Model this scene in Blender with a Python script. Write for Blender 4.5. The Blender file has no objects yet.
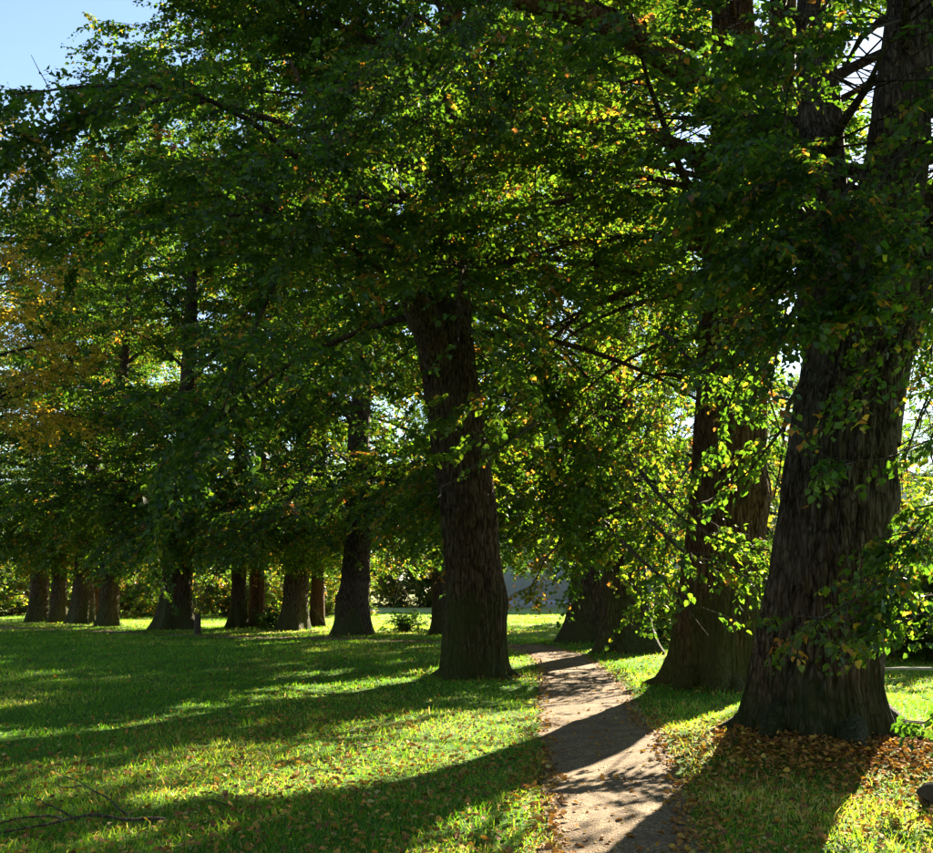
import bpy, math
import numpy as np
from mathutils import Vector

# ------------------------------------------------------------------ camera, sky, sun, exposure
SC = bpy.context.scene
COL = SC.collection
EYE = 1.65
PITCH = math.radians(9.3)
F = 1000.0                      # focal length in pixels of a 933 px wide picture
CX, CY = 466.5, 426.5

cam_d = bpy.data.cameras.new("camera")
cam = bpy.data.objects.new("camera", cam_d)
COL.objects.link(cam)
cam.location = (0, 0, EYE)
cam.rotation_euler = (math.radians(90) + PITCH, 0, 0)
cam_d.sensor_width = 36.0
cam_d.sensor_fit = 'HORIZONTAL'
cam_d.lens = 36.0 * F / 933.0
cam_d.clip_end = 5000
cam_d.clip_start = 0.05
SC.camera = cam

SUN_EL = math.radians(24.0)
SUN_AZ = math.radians(29.5)     # to the right of straight ahead
SUN_DIR = np.array([math.sin(SUN_AZ) * math.cos(SUN_EL), math.cos(SUN_AZ) * math.cos(SUN_EL), math.sin(SUN_EL)])

world = bpy.data.worlds.new("World")
SC.world = world
world.use_nodes = True
wn = world.node_tree
wn.nodes.clear()
w_out = wn.nodes.new("ShaderNodeOutputWorld")
w_bg = wn.nodes.new("ShaderNodeBackground")
w_sky = wn.nodes.new("ShaderNodeTexSky")
w_sky.sky_type = 'NISHITA'
w_sky.sun_disc = False
w_sky.sun_elevation = SUN_EL
w_sky.sun_rotation = SUN_AZ
w_sky.air_density = 1.0
w_sky.altitude = 1500
w_sky.dust_density = 0.3
w_sky.ozone_density = 0.2
w_bg.inputs["Strength"].default_value = 0.05
wn.links.new(w_sky.outputs[0], w_bg.inputs[0])
wn.links.new(w_bg.outputs[0], w_out.inputs[0])

sun_d = bpy.data.lights.new("sun", 'SUN')
sun_d.energy = 5.0
sun_d.angle = math.radians(0.5)
sun_d.color = (1.0, 0.87, 0.64)
sun = bpy.data.objects.new("sun", sun_d)
COL.objects.link(sun)
sun.rotation_euler = Vector([-float(c) for c in SUN_DIR]).to_track_quat('-Z', 'Y').to_euler()
sun.location = (20, 40, 25)

SC.view_settings.view_transform = 'Standard'
SC.view_settings.look = 'None'
SC.view_settings.gamma = 1.0
SC.view_settings.exposure = 2.8
SC.view_settings.use_curve_mapping = False
SC.render.engine = 'CYCLES'
SC.cycles.max_bounces = 4
SC.cycles.diffuse_bounces = 3
SC.cycles.transmission_bounces = 3
SC.cycles.glossy_bounces = 2
SC.cycles.transparent_max_bounces = 4
SC.cycles.caustics_reflective = False
SC.cycles.caustics_refractive = False
SC.cycles.sample_clamp_indirect = 6.0
SC.cycles.use_denoising = True
SC.cycles.denoiser = 'OPENIMAGEDENOISE'
SC.cycles.denoising_input_passes = 'RGB_ALBEDO_NORMAL'
SC.cycles.denoising_prefilter = 'ACCURATE'
SC.cycles.use_adaptive_sampling = True
SC.cycles.adaptive_threshold = 0.014

# ------------------------------------------------------------------ numbers and noise
RNG = np.random.default_rng(7)
cp, sp = math.cos(PITCH), math.sin(PITCH)


def at(px, py, Y):
    """world point at forward distance Y seen at picture position px, py"""
    u = (px - CX) / F
    v = -(py - CY) / F
    d = np.array([u, cp - v * sp, sp + v * cp])
    t = Y / d[1]
    return np.array([0, 0, EYE]) + d * t


def on_ground(px, py, z=0.0):
    u = (px - CX) / F
    v = -(py - CY) / F
    d = np.array([u, cp - v * sp, sp + v * cp])
    t = (z - EYE) / d[2]
    p = np.array([0, 0, EYE]) + d * t
    return p


def project(P):
    X, Y, Z = P[:, 0], P[:, 1], P[:, 2] - EYE
    zc = Y * cp + Z * sp
    yc = Z * cp - Y * sp
    zc = np.where(zc < 0.1, 0.1, zc)
    return CX + F * X / zc, CY - F * yc / zc, zc


_h = np.random.default_rng(3).random((256, 256))


def vnoise(x, y):
    """smooth value noise, 0..1"""
    xi = np.floor(x).astype(int); yi = np.floor(y).astype(int)
    fx = x - xi; fy = y - yi
    fx = fx * fx * (3 - 2 * fx); fy = fy * fy * (3 - 2 * fy)
    a = _h[xi & 255, yi & 255]; b = _h[(xi + 1) & 255, yi & 255]
    c = _h[xi & 255, (yi + 1) & 255]; d = _h[(xi + 1) & 255, (yi + 1) & 255]
    return (a * (1 - fx) + b * fx) * (1 - fy) + (c * (1 - fx) + d * fx) * fy


def fbm(x, y, o=4):
    s = 0; a = 0.5; t = 0
    for k in range(o):
        s = s + a * vnoise(x * 2 ** k + 17.3 * k, y * 2 ** k + 9.1 * k); t += a; a *= 0.5
    return s / t


def in_poly(x, y, poly):
    poly = np.asarray(poly, float)
    inside = np.zeros(len(x), bool)
    j = len(poly) - 1
    for i in range(len(poly)):
        xi, yi = poly[i]; xj, yj = poly[j]
        c = ((yi > y) != (yj > y)) & (x < (xj - xi) * (y - yi) / (yj - yi + 1e-12) + xi)
        inside ^= c
        j = i
    return inside


def nrm(v):
    return v / (np.linalg.norm(v, axis=-1, keepdims=True) + 1e-9)


# ------------------------------------------------------------------ mesh helpers
def mesh_from(name, V, faces_flat, counts, smooth=False, face_attr=None, vert_attr=None):
    me = bpy.data.meshes.new(name)
    V = np.ascontiguousarray(V, np.float32)
    faces_flat = np.ascontiguousarray(faces_flat, np.int32)
    counts = np.ascontiguousarray(counts, np.int32)
    me.vertices.add(len(V)); me.vertices.foreach_set("co", V.ravel())
    me.loops.add(len(faces_flat)); me.loops.foreach_set("vertex_index", faces_flat)
    me.polygons.add(len(counts))
    starts = np.zeros(len(counts), np.int32); starts[1:] = np.cumsum(counts)[:-1]
    me.polygons.foreach_set("loop_start", starts)
    me.polygons.foreach_set("loop_total", counts)
    me.update(calc_edges=True)
    if smooth:
        me.polygons.foreach_set("use_smooth", np.ones(len(counts), bool))
    for k, a in (face_attr or {}).items():
        at_ = me.attributes.new(k, 'FLOAT', 'FACE'); at_.data.foreach_set("value", np.ascontiguousarray(a, np.float32))
    for k, a in (vert_attr or {}).items():
        at_ = me.attributes.new(k, 'FLOAT', 'POINT'); at_.data.foreach_set("value", np.ascontiguousarray(a, np.float32))
    return me


def link(name, me, mat, parent=None, loc=None, **props):
    o = bpy.data.objects.new(name, me)
    COL.objects.link(o)
    if me is not None and mat is not None and not me.materials:
        me.materials.append(mat)
    if parent is not None:
        o.parent = parent
    if loc is not None:
        o.location = loc
    for k, v in props.items():
        o[k] = v
    return o


def tubes(polys, sides=6):
    """one mesh from a list of (points n x 3, radii n)"""
    Vs, Fs = [], []
    off = 0
    ang = np.arange(sides) * 2 * math.pi / sides
    ca, sa = np.cos(ang), np.sin(ang)
    for P, R in polys:
        P = np.asarray(P, float); R = np.asarray(R, float)
        n = len(P)
        T = np.gradient(P, axis=0); T = nrm(T)
        ref = np.array([0, 0, 1.0]) if abs(T[0, 2]) < 0.9 else np.array([1.0, 0, 0])
        A = np.cross(T, ref); A = nrm(A); B = np.cross(T, A)
        ring = P[:, None, :] + R[:, None, None] * (A[:, None, :] * ca[None, :, None] + B[:, None, :] * sa[None, :, None])
        Vs.append(ring.reshape(-1, 3))
        i = np.arange(n - 1)[:, None] * sides + off
        k = np.arange(sides)[None, :]; k2 = (k + 1) % sides
        q = np.stack([i + k, i + k2, i + sides + k2, i + sides + k], -1).reshape(-1, 4)
        Fs.append(q)
        off += n * sides
    V = np.concatenate(Vs); Q = np.concatenate(Fs)
    return V, Q.ravel(), np.full(len(Q), 4)


def cap_tubes(polys, sides=6):
    """like tubes, ends closed to a point"""
    out = []
    for P, R in polys:
        P = np.asarray(P, float); R = np.asarray(R, float)
        P = np.concatenate([P[:1], P, P[-1:]]); R = np.concatenate([[1e-4], R, [1e-4]])
        P[0] = P[1] + (P[1] - P[2]) * 0.02
        P[-1] = P[-2] + (P[-2] - P[-3]) * 0.02
        out.append((P, R))
    return tubes(out, sides)


def leaves_mesh(P, D, N, L, fine=False):
    """P base, D direction, N normal, L length: kite leaves folded on the midrib. returns V, flat, counts, faces per leaf"""
    D = nrm(D); S = nrm(np.cross(D, N)); N2 = np.cross(S, D)
    L = L[:, None]
    n = len(P)
    if fine:
        b = P
        r1 = P + D * 0.12 * L + S * 0.36 * L + N2 * 0.07 * L
        r2 = P + D * 0.55 * L + S * 0.36 * L + N2 * 0.08 * L
        t = P + D * L - N2 * 0.12 * L
        l2 = P + D * 0.55 * L - S * 0.36 * L + N2 * 0.08 * L
        l1 = P + D * 0.12 * L - S * 0.36 * L + N2 * 0.07 * L
        V = np.stack([b, r1, r2, t, l2, l1], 1).reshape(-1, 3)
        o = np.arange(n)[:, None] * 6
        tri = np.array([[0, 1, 2, 3], [0, 3, 4, 5]])
        Fq = (o[:, :, None] + tri[None]).reshape(-1, 4)
        return V, Fq.ravel(), np.full(len(Fq), 4), 2
    r = P + D * 0.42 * L + S * 0.42 * L + N2 * 0.10 * L
    t = P + D * L
    l = P + D * 0.42 * L - S * 0.42 * L + N2 * 0.10 * L
    V = np.stack([P, r, t, l], 1).reshape(-1, 3)
    o = np.arange(n)[:, None] * 4
    tri = np.array([[0, 1, 2], [0, 2, 3]])
    Ft = (o[:, :, None] + tri[None]).reshape(-1, 3)
    return V, Ft.ravel(), np.full(len(Ft), 3), 2


# ------------------------------------------------------------------ materials
def new_mat(name):
    m = bpy.data.materials.new(name)
    m.use_nodes = True
    nt = m.node_tree
    nt.nodes.clear()
    out = nt.nodes.new("ShaderNodeOutputMaterial")
    return m, nt, out


def node(nt, typ, **kw):
    n = nt.nodes.new(typ)
    for k, v in kw.items():
        if k.startswith("i_"):
            n.inputs[k[2:].replace("_", " ")].default_value = v
        else:
            setattr(n, k, v)
    return n


def ramp(nt, stops, interp='LINEAR'):
    n = nt.nodes.new("ShaderNodeValToRGB")
    n.color_ramp.interpolation = interp
    e = n.color_ramp.elements
    while len(e) < len(stops):
        e.new(0.5)
    for i, (p, c) in enumerate(stops):
        e[i].position = p; e[i].color = (c[0], c[1], c[2], 1)
    return n


def leaf_material(name, stops, trans_gain=1.6, trans_mix=0.5, rough=0.45, spec=0.35):
    m, nt, out = new_mat(name)
    a = node(nt, "ShaderNodeAttribute", attribute_name="hue")
    r = ramp(nt, stops)
    nt.links.new(a.outputs["Fac"], r.inputs[0])
    p = node(nt, "ShaderNodeBsdfDiffuse")
    nt.links.new(r.outputs[0], p.inputs["Color"])
    t = node(nt, "ShaderNodeBsdfTranslucent")
    g = node(nt, "ShaderNodeVectorMath", operation='MULTIPLY')
    g.inputs[1].default_value = (trans_gain * 1.15, trans_gain * 1.1, trans_gain * 0.55)
    nt.links.new(r.outputs[0], g.inputs[0])
    nt.links.new(g.outputs[0], t.inputs["Color"])
    mx = node(nt, "ShaderNodeMixShader")
    mx.inputs[0].default_value = trans_mix
    nt.links.new(p.outputs[0], mx.inputs[1]); nt.links.new(t.outputs[0], mx.inputs[2])
    gl = node(nt, "ShaderNodeBsdfGlossy"); gl.inputs["Roughness"].default_value = rough
    m2 = node(nt, "ShaderNodeMixShader"); m2.inputs[0].default_value = spec * 0.12
    nt.links.new(mx.outputs[0], m2.inputs[1]); nt.links.new(gl.outputs[0], m2.inputs[2])
    nt.links.new(m2.outputs[0], out.inputs[0])
    return m


GREEN = [(0.0, (0.009, 0.027, 0.003)), (0.45, (0.022, 0.050, 0.0045)), (0.72, (0.058, 0.086, 0.008)),
         (0.82, (0.15, 0.115, 0.014)), (0.91, (0.17, 0.085, 0.014)), (1.0, (0.11, 0.045, 0.014))]
GOLD = [(0.0, (0.05, 0.07, 0.006)), (0.35, (0.28, 0.20, 0.02)), (0.7, (0.46, 0.32, 0.035)), (1.0, (0.38, 0.20, 0.03))]
FALL = [(0.0, (0.12, 0.055, 0.02)), (0.3, (0.24, 0.10, 0.03)), (0.6, (0.40, 0.20, 0.04)), (0.85, (0.50, 0.32, 0.05)), (1.0, (0.40, 0.33, 0.12))]
GRASS = [(0.0, (0.035, 0.13, 0.005)), (0.5, (0.10, 0.23, 0.010)), (0.8, (0.24, 0.30, 0.03)), (0.93, (0.42, 0.35, 0.11)), (1.0, (0.50, 0.40, 0.18))]

M_LEAF = leaf_material("lime_leaf", GREEN, 5.0, 0.5)
M_GOLD = leaf_material("golden_leaf", GOLD, 1.8, 0.45)
M_FALL = leaf_material("fallen_leaf", FALL, 0.8, 0.2, 0.6, 0.2)
M_GRASS = leaf_material("grass_blade", GRASS, 2.0, 0.5, 0.5, 0.25)


def bark_material(name, dark, mid, pale, moss, moss_top, moss_amt, pale_amt=0.5, scale=1.0, bump=0.9):
    m, nt, out = new_mat(name)
    L = nt.links.new
    tc = node(nt, "ShaderNodeTexCoord")
    mp = node(nt, "ShaderNodeMapping"); mp.inputs["Scale"].default_value = (12 * scale, 12 * scale, 2.0 * scale)
    L(tc.outputs["Object"], mp.inputs[0])
    n1 = node(nt, "ShaderNodeTexNoise"); n1.inputs["Scale"].default_value = 2.2; n1.inputs["Detail"].default_value = 6; n1.inputs["Roughness"].default_value = 0.62; n1.inputs["Distortion"].default_value = 0.6
    L(mp.outputs[0], n1.inputs["Vector"])
    r1 = ramp(nt, [(0.38, dark), (0.50, mid), (0.64, pale)])
    L(n1.outputs[0], r1.inputs[0])
    # plates: cells drawn out along the trunk with darker furrows between them
    vd = node(nt, "ShaderNodeVectorMath", operation='MULTIPLY_ADD'); vd.inputs[1].default_value = (0.09, 0.09, 0.5)
    nd = node(nt, "ShaderNodeTexNoise"); nd.inputs["Scale"].default_value = 3.0; nd.inputs["Detail"].default_value = 4
    L(tc.outputs["Object"], nd.inputs["Vector"]); L(nd.outputs["Color"], vd.inputs[0]); L(tc.outputs["Object"], vd.inputs[2])
    mv = node(nt, "ShaderNodeMapping"); mv.inputs["Scale"].default_value = (12 * scale, 12 * scale, 3.0 * scale)
    L(vd.outputs[0], mv.inputs[0])
    vo = node(nt, "ShaderNodeTexVoronoi", feature='DISTANCE_TO_EDGE'); vo.inputs["Scale"].default_value = 1.0
    L(mv.outputs[0], vo.inputs["Vector"])
    rv = ramp(nt, [(0.0, (0.34,) * 3), (0.12, (1, 1, 1))]); L(vo.outputs["Distance"], rv.inputs[0])
    mu = node(nt, "ShaderNodeMix", data_type='RGBA', blend_type='MULTIPLY'); mu.inputs[0].default_value = 1.0
    L(r1.outputs[0], mu.inputs[6]); L(rv.outputs[0], mu.inputs[7])
    # broad lichen patches
    n2 = node(nt, "ShaderNodeTexNoise"); n2.inputs["Scale"].default_value = 1.1; n2.inputs["Detail"].default_value = 6; n2.inputs["Roughness"].default_value = 0.6
    L(tc.outputs["Object"], n2.inputs["Vector"])
    rp = ramp(nt, [(0.50, (0, 0, 0)), (0.68, (pale_amt,) * 3)])
    L(n2.outputs[0], rp.inputs[0])
    mixp = node(nt, "ShaderNodeMix", data_type='RGBA')
    L(rp.outputs[0], mixp.inputs[0]); L(mu.outputs[2], mixp.inputs[6]); mixp.inputs[7].default_value = (*pale, 1)
    # moss, growing up from the root collar in patches
    sx = node(nt, "ShaderNodeSeparateXYZ"); L(tc.outputs["Object"], sx.inputs[0])
    mr = node(nt, "ShaderNodeMapRange"); mr.inputs["From Min"].default_value = 0.0; mr.inputs["From Max"].default_value = moss_top; mr.inputs["To Min"].default_value = 0.62; mr.inputs["To Max"].default_value = 0.15
    L(sx.outputs[2], mr.inputs[0])
    n3 = node(nt, "ShaderNodeTexNoise"); n3.inputs["Scale"].default_value = 1.7; n3.inputs["Detail"].default_value = 7; n3.inputs["Roughness"].default_value = 0.65
    mp3 = node(nt, "ShaderNodeMapping"); mp3.inputs["Location"].default_value = (4.2, 1.7, 9.0); mp3.inputs["Scale"].default_value = (1, 1, 0.5)
    L(tc.outputs["Object"], mp3.inputs[0]); L(mp3.outputs[0], n3.inputs["Vector"])
    ad = node(nt, "ShaderNodeMath", operation='ADD'); L(mr.outputs[0], ad.inputs[0]); L(n3.outputs[0], ad.inputs[1])
    rm = ramp(nt, [(0.80, (0, 0, 0)), (1.0, (moss_amt,) * 3)]); L(ad.outputs[0], rm.inputs[0])
    mixm = node(nt, "ShaderNodeMix", data_type='RGBA')
    L(rm.outputs[0], mixm.inputs[0]); L(mixp.outputs[2], mixm.inputs[6]); mixm.inputs[7].default_value = (*moss, 1)
    p = node(nt, "ShaderNodeBsdfPrincipled"); p.inputs["Roughness"].default_value = 0.9; p.inputs["Specular IOR Level"].default_value = 0.15
    L(mixm.outputs[2], p.inputs["Base Color"])
    n4 = node(nt, "ShaderNodeTexNoise"); n4.inputs["Scale"].default_value = 30; n4.inputs["Detail"].default_value = 5
    L(tc.outputs["Object"], n4.inputs["Vector"])
    sm = node(nt, "ShaderNodeMath", operation='MULTIPLY_ADD'); L(n4.outputs[0], sm.inputs[0]); sm.inputs[1].default_value = 0.35; L(n1.outputs[0], sm.inputs[2])
    b = node(nt, "ShaderNodeBump"); b.inputs["Strength"].default_value = bump; b.inputs["Distance"].default_value = 0.10
    s2 = node(nt, "ShaderNodeMath", operation='MULTIPLY_ADD'); L(rv.outputs[0], s2.inputs[0]); s2.inputs[1].default_value = 0.5; L(sm.outputs[0], s2.inputs[2])
    L(s2.outputs[0], b.inputs["Height"]); L(b.outputs[0], p.inputs["Normal"])
    L(p.outputs[0], out.inputs[0])
    return m


M_BARK_M = bark_material("bark_brown", (0.030, 0.017, 0.009), (0.095, 0.055, 0.030), (0.15, 0.11, 0.07), (0.045, 0.060, 0.012), 2.5, 0.8, 0.35)
M_BARK_R1 = bark_material("bark_grey", (0.030, 0.019, 0.011), (0.082, 0.055, 0.035), (0.17, 0.135, 0.10), (0.026, 0.040, 0.010), 1.3, 0.75, 0.6)
M_BARK_R2 = bark_material("bark_red_brown", (0.040, 0.019, 0.009), (0.125, 0.062, 0.027), (0.19, 0.12, 0.06), (0.055, 0.060, 0.012), 2.6, 0.8, 0.3)
M_BARK_FAR = bark_material("bark_dark", (0.030, 0.020, 0.014), (0.080, 0.052, 0.034), (0.14, 0.11, 0.08), (0.05, 0.065, 0.015), 2.0, 0.7, 0.4)
M_BARK_RED = bark_material("bark_reddish", (0.035, 0.017, 0.010), (0.11, 0.052, 0.028), (0.17, 0.09, 0.05), (0.05, 0.065, 0.015), 1.5, 0.5, 0.3)
M_TWIG = bark_material("twig_bark", (0.025, 0.019, 0.014), (0.07, 0.052, 0.038), (0.14, 0.12, 0.095), (0.05, 0.06, 0.02), 1.0, 0.0, 0.3, 2.0, 0.2)


def ground_material():
    m, nt, out = new_mat("lawn_soil")
    L = nt.links.new
    tc = node(nt, "ShaderNodeTexCoord")
    n1 = node(nt, "ShaderNodeTexNoise"); n1.inputs["Scale"].default_value = 9; n1.inputs["Detail"].default_value = 10; n1.inputs["Roughness"].default_value = 0.7
    L(tc.outputs["Object"], n1.inputs["Vector"])
    r1 = ramp(nt, [(0.30, (0.022, 0.070, 0.006)), (0.50, (0.045, 0.115, 0.009)), (0.66, (0.09, 0.14, 0.02)), (0.78, (0.16, 0.13, 0.045))])
    L(n1.outputs[0], r1.inputs[0])
    n2 = node(nt, "ShaderNodeTexNoise"); n2.inputs["Scale"].default_value = 0.35; n2.inputs["Detail"].default_value = 5
    L(tc.outputs["Object"], n2.inputs["Vector"])
    r2 = ramp(nt, [(0.35, (0, 0, 0)), (0.7, (0.55,) * 3)]); L(n2.outputs[0], r2.inputs[0])
    mx = node(nt, "ShaderNodeMix", data_type='RGBA')
    L(r2.outputs[0], mx.inputs[0]); L(r1.outputs[0], mx.inputs[6]); mx.inputs[7].default_value = (0.075, 0.15, 0.014, 1)
    sx = node(nt, "ShaderNodeSeparateXYZ"); L(tc.outputs["Object"], sx.inputs[0])
    # the mown hay meadow beyond the avenue is paler: distance past the line of trees
    ln = node(nt, "ShaderNodeMath", operation='MULTIPLY_ADD'); L(sx.outputs[0], ln.inputs[0]); ln.inputs[1].default_value = 0.62; L(sx.outputs[1], ln.inputs[2])
    wob = node(nt, "ShaderNodeMath", operation='MULTIPLY_ADD'); L(n2.outputs[0], wob.inputs[0]); wob.inputs[1].default_value = 6.0; L(ln.outputs[0], wob.inputs[2])
    mr = node(nt, "ShaderNodeMapRange"); mr.inputs["From Min"].default_value = 36.5; mr.inputs["From Max"].default_value = 39.0
    L(wob.outputs[0], mr.inputs[0])
    r3 = ramp(nt, [(0.35, (0.16, 0.22, 0.04)), (0.6, (0.34, 0.35, 0.12)), (0.75, (0.42, 0.38, 0.16))]); L(n1.outputs[0], r3.inputs[0])
    mm = node(nt, "ShaderNodeMix", data_type='RGBA')
    L(mr.outputs[0], mm.inputs[0]); L(mx.outputs[2], mm.inputs[6]); L(r3.outputs[0], mm.inputs[7])
    mx = mm
    p = node(nt, "ShaderNodeBsdfPrincipled"); p.inputs["Roughness"].default_value = 0.95; p.inputs["Specular IOR Level"].default_value = 0.1
    L(mx.outputs[2], p.inputs["Base Color"])
    b = node(nt, "ShaderNodeBump"); b.inputs["Strength"].default_value = 0.6; b.inputs["Distance"].default_value = 0.04
    L(n1.outputs[0], b.inputs["Height"]); L(b.outputs[0], p.inputs["Normal"])
    L(p.outputs[0], out.inputs[0])
    return m


def path_material():
    m, nt, out = new_mat("gravel")
    L = nt.links.new
    tc = node(nt, "ShaderNodeTexCoord")
    v = node(nt, "ShaderNodeTexVoronoi"); v.inputs["Scale"].default_value = 75; v.inputs["Randomness"].default_value = 1.0
    L(tc.outputs["Object"], v.inputs["Vector"])
    bw = node(nt, "ShaderNodeSeparateColor"); L(v.outputs["Color"], bw.inputs[0])
    r1 = ramp(nt, [(0.0, (0.06, 0.037, 0.020)), (0.45, (0.175, 0.120, 0.064)), (0.8, (0.27, 0.186, 0.102)), (1.0, (0.43, 0.32, 0.20))])
    L(bw.outputs[0], r1.inputs[0])
    n2 = node(nt, "ShaderNodeTexNoise"); n2.inputs["Scale"].default_value = 1.6; n2.inputs["Detail"].default_value = 8; n2.inputs["Roughness"].default_value = 0.65
    L(tc.outputs["Object"], n2.inputs["Vector"])
    r2 = ramp(nt, [(0.44, (0, 0, 0)), (0.62, (0.85,) * 3)]); L(n2.outputs[0], r2.inputs[0])
    mx = node(nt, "ShaderNodeMix", data_type='RGBA')
    L(r2.outputs[0], mx.inputs[0]); L(r1.outputs[0], mx.inputs[6]); mx.inputs[7].default_value = (0.13, 0.085, 0.052, 1)
    p = node(nt, "ShaderNodeBsdfPrincipled"); p.inputs["Roughness"].default_value = 0.9; p.inputs["Specular IOR Level"].default_value = 0.2
    L(mx.outputs[2], p.inputs["Base Color"])
    b = node(nt, "ShaderNodeBump"); b.inputs["Strength"].default_value = 0.9; b.inputs["Distance"].default_value = 0.012
    b.invert = True
    L(v.outputs["Distance"], b.inputs["Height"])
    b2 = node(nt, "ShaderNodeBump"); b2.inputs["Strength"].default_value = 0.5; b2.inputs["Distance"].default_value = 0.05
    L(n2.outputs[0], b2.inputs["Height"]); L(b.outputs[0], b2.inputs["Normal"]); L(b2.outputs[0], p.inputs["Normal"])
    L(p.outputs[0], out.inputs[0])
    return m


def plain_material(name, c1, c2, scale=3.0, rough=0.85, bump=0.2):
    m, nt, out = new_mat(name)
    L = nt.links.new
    tc = node(nt, "ShaderNodeTexCoord")
    n1 = node(nt, "ShaderNodeTexNoise"); n1.inputs["Scale"].default_value = scale; n1.inputs["Detail"].default_value = 8; n1.inputs["Roughness"].default_value = 0.65
    L(tc.outputs["Object"], n1.inputs["Vector"])
    r1 = ramp(nt, [(0.3, c1), (0.7, c2)]); L(n1.outputs[0], r1.inputs[0])
    p = node(nt, "ShaderNodeBsdfPrincipled"); p.inputs["Roughness"].default_value = rough
    L(r1.outputs[0], p.inputs["Base Color"])
    b = node(nt, "ShaderNodeBump"); b.inputs["Strength"].default_value = bump; b.inputs["Distance"].default_value = 0.03
    L(n1.outputs[0], b.inputs["Height"]); L(b.outputs[0], p.inputs["Normal"])
    L(p.outputs[0], out.inputs[0])
    return m


M_GROUND = ground_material()
M_PATH = path_material()
M_WALL = plain_material("grey_render", (0.30, 0.30, 0.33), (0.40, 0.40, 0.42), 0.8)
M_ROOF = plain_material("roof_slate", (0.05, 0.05, 0.06), (0.09, 0.09, 0.10), 2.0)
M_GLASS = plain_material("window_glass", (0.02, 0.025, 0.03), (0.03, 0.035, 0.04), 1.0, 0.1, 0.0)
M_RAIL = plain_material("pale_timber", (0.16, 0.14, 0.11), (0.32, 0.29, 0.23), 9.0)
M_STUMP = plain_material("old_wood", (0.025, 0.018, 0.012), (0.075, 0.055, 0.04), 14.0, 0.9, 0.7)

# ------------------------------------------------------------------ where the trees stand
# key: (px, py of the base, trunk width in px at about breast height)
SPOT = {
    'R1': (822, 748, 116), 'R2': (722, 692, 80), 'M': (475, 680, 58),
    'R3a': (590, 645, 40), 'R3b': (628, 655, 44), 'Mb': (442, 634, 20), 'L2': (352, 636, 29), 'L3': (317, 628, 14),
    'L4': (294, 630, 25), 'L5': (256, 628, 16), 'L6': (238, 629, 15), 'L7': (175, 630, 30), 'L8': (108, 626, 19),
    'L9': (96, 621, 11), 'L10': (80, 624, 19), 'L11': (57, 623, 16), 'L12': (37, 622, 18),
}
BASE = {k: on_ground(v[0], v[1]) for k, v in SPOT.items()}
RAD = {k: v[2] / F * BASE[k][1] / 2 for k, v in SPOT.items()}
MOUND = {'R1': (0.22, 1.7), 'R2': (0.12, 1.6), 'M': (0.10, 1.5), 'R3a': (0.15, 1.5), 'R3b': (0.12, 1.5)}


# path centre line and half widths, from the path's edges
PATH_PX = [(853, 545, 700), (800, 548, 682), (760, 548, 665), (720, 542, 645), (700, 541, 632), (680, 541, 615), (666, 540, 600), (654, 528, 578), (647, 508, 556)]
pc = []
for y, a, b in PATH_PX:
    A, B = on_ground(a, y), on_ground(b, y)
    pc.append((*( (A + B) / 2)[:2], np.linalg.norm(A - B) / 2))
near = [(1.05, 0.5, 0.55), (0.98, 2.5, 0.52), (0.95, 4.5, 0.5)]
far = [(-0.6, 32.5, 0.7), (-4.0, 34.5, 0.6), (-8.0, 36.5, 0.6), (-13.0, 39.5, 0.6), (-20.0, 45, 0.6), (-30, 53, 0.6)]
PATH = np.array(near + pc + far)
_tt = np.linspace(0, len(PATH) - 1, 420)


def smooth_path():
    k = np.arange(len(PATH))
    P = np.stack([np.interp(_tt, k, PATH[:, i]) for i in range(3)], 1)
    for _ in range(60):
        P[1:-1] = (P[:-2] + 2 * P[1:-1] + P[2:]) / 4
    return P


PATHC = smooth_path()


def path_dist(x, y):
    """distance from the path's edge, negative on the path"""
    out = np.full(len(x), 1e9)
    for s in range(0, len(x), 20000):
        e = slice(s, s + 20000)
        d = np.sqrt((x[e, None] - PATHC[None, ::2, 0]) ** 2 + (y[e, None] - PATHC[None, ::2, 1]) ** 2) - PATHC[None, ::2, 2]
        out[e] = d.min(1)
    return out + (fbm(x * 2.2, y * 2.2, 3) - 0.5) * 0.35


def height(x, y):
    x = np.asarray(x, float); y = np.asarray(y, float)
    h = (fbm(x * 0.25 + 40, y * 0.25 + 11, 3) - 0.5) * 0.14 + (fbm(x * 1.3 + 5, y * 1.3, 2) - 0.5) * 0.05
    h = h * np.clip((np.hypot(x, y)) / 4, 0, 1)
    for k, (a, s) in MOUND.items():
        h = h + a * np.exp(-((x - BASE[k][0]) ** 2 + (y - BASE[k][1]) ** 2) / (2 * s * s * 0.5))
    return h


def ground_z(x, y):
    return float(height(np.array([x]), np.array([y]))[0])


# ------------------------------------------------------------------ ground, path
def build_ground():
    def axis(fine, n1, far):
        a = np.arange(0, n1 + fine, fine)
        k = [a[-1]]
        s = fine
        while k[-1] < far:
            s *= 1.25; k.append(k[-1] + s)
        return np.concatenate([a, k[1:]])
    ax = axis(0.4, 16, 2500); xs = np.concatenate([-ax[:0:-1], ax])
    ay = axis(0.4, 40, 2500); b = axis(0.5, 6, 200); ys = np.concatenate([-b[:0:-1], ay])
    X, Y = np.meshgrid(xs, ys)
    Z = height(X.ravel(), Y.ravel()).reshape(X.shape)
    V = np.stack([X, Y, Z], -1).reshape(-1, 3)
    nx, ny = len(xs), len(ys)
    i = (np.arange(ny - 1)[:, None] * nx + np.arange(nx - 1)[None]).ravel()
    Q = np.stack([i, i + 1, i + nx + 1, i + nx], 1)
    link("ground", mesh_from("ground", V, Q.ravel(), np.full(len(Q), 4), True), M_GROUND, kind="structure",
         label="green lawn and meadow under the trees")


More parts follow.
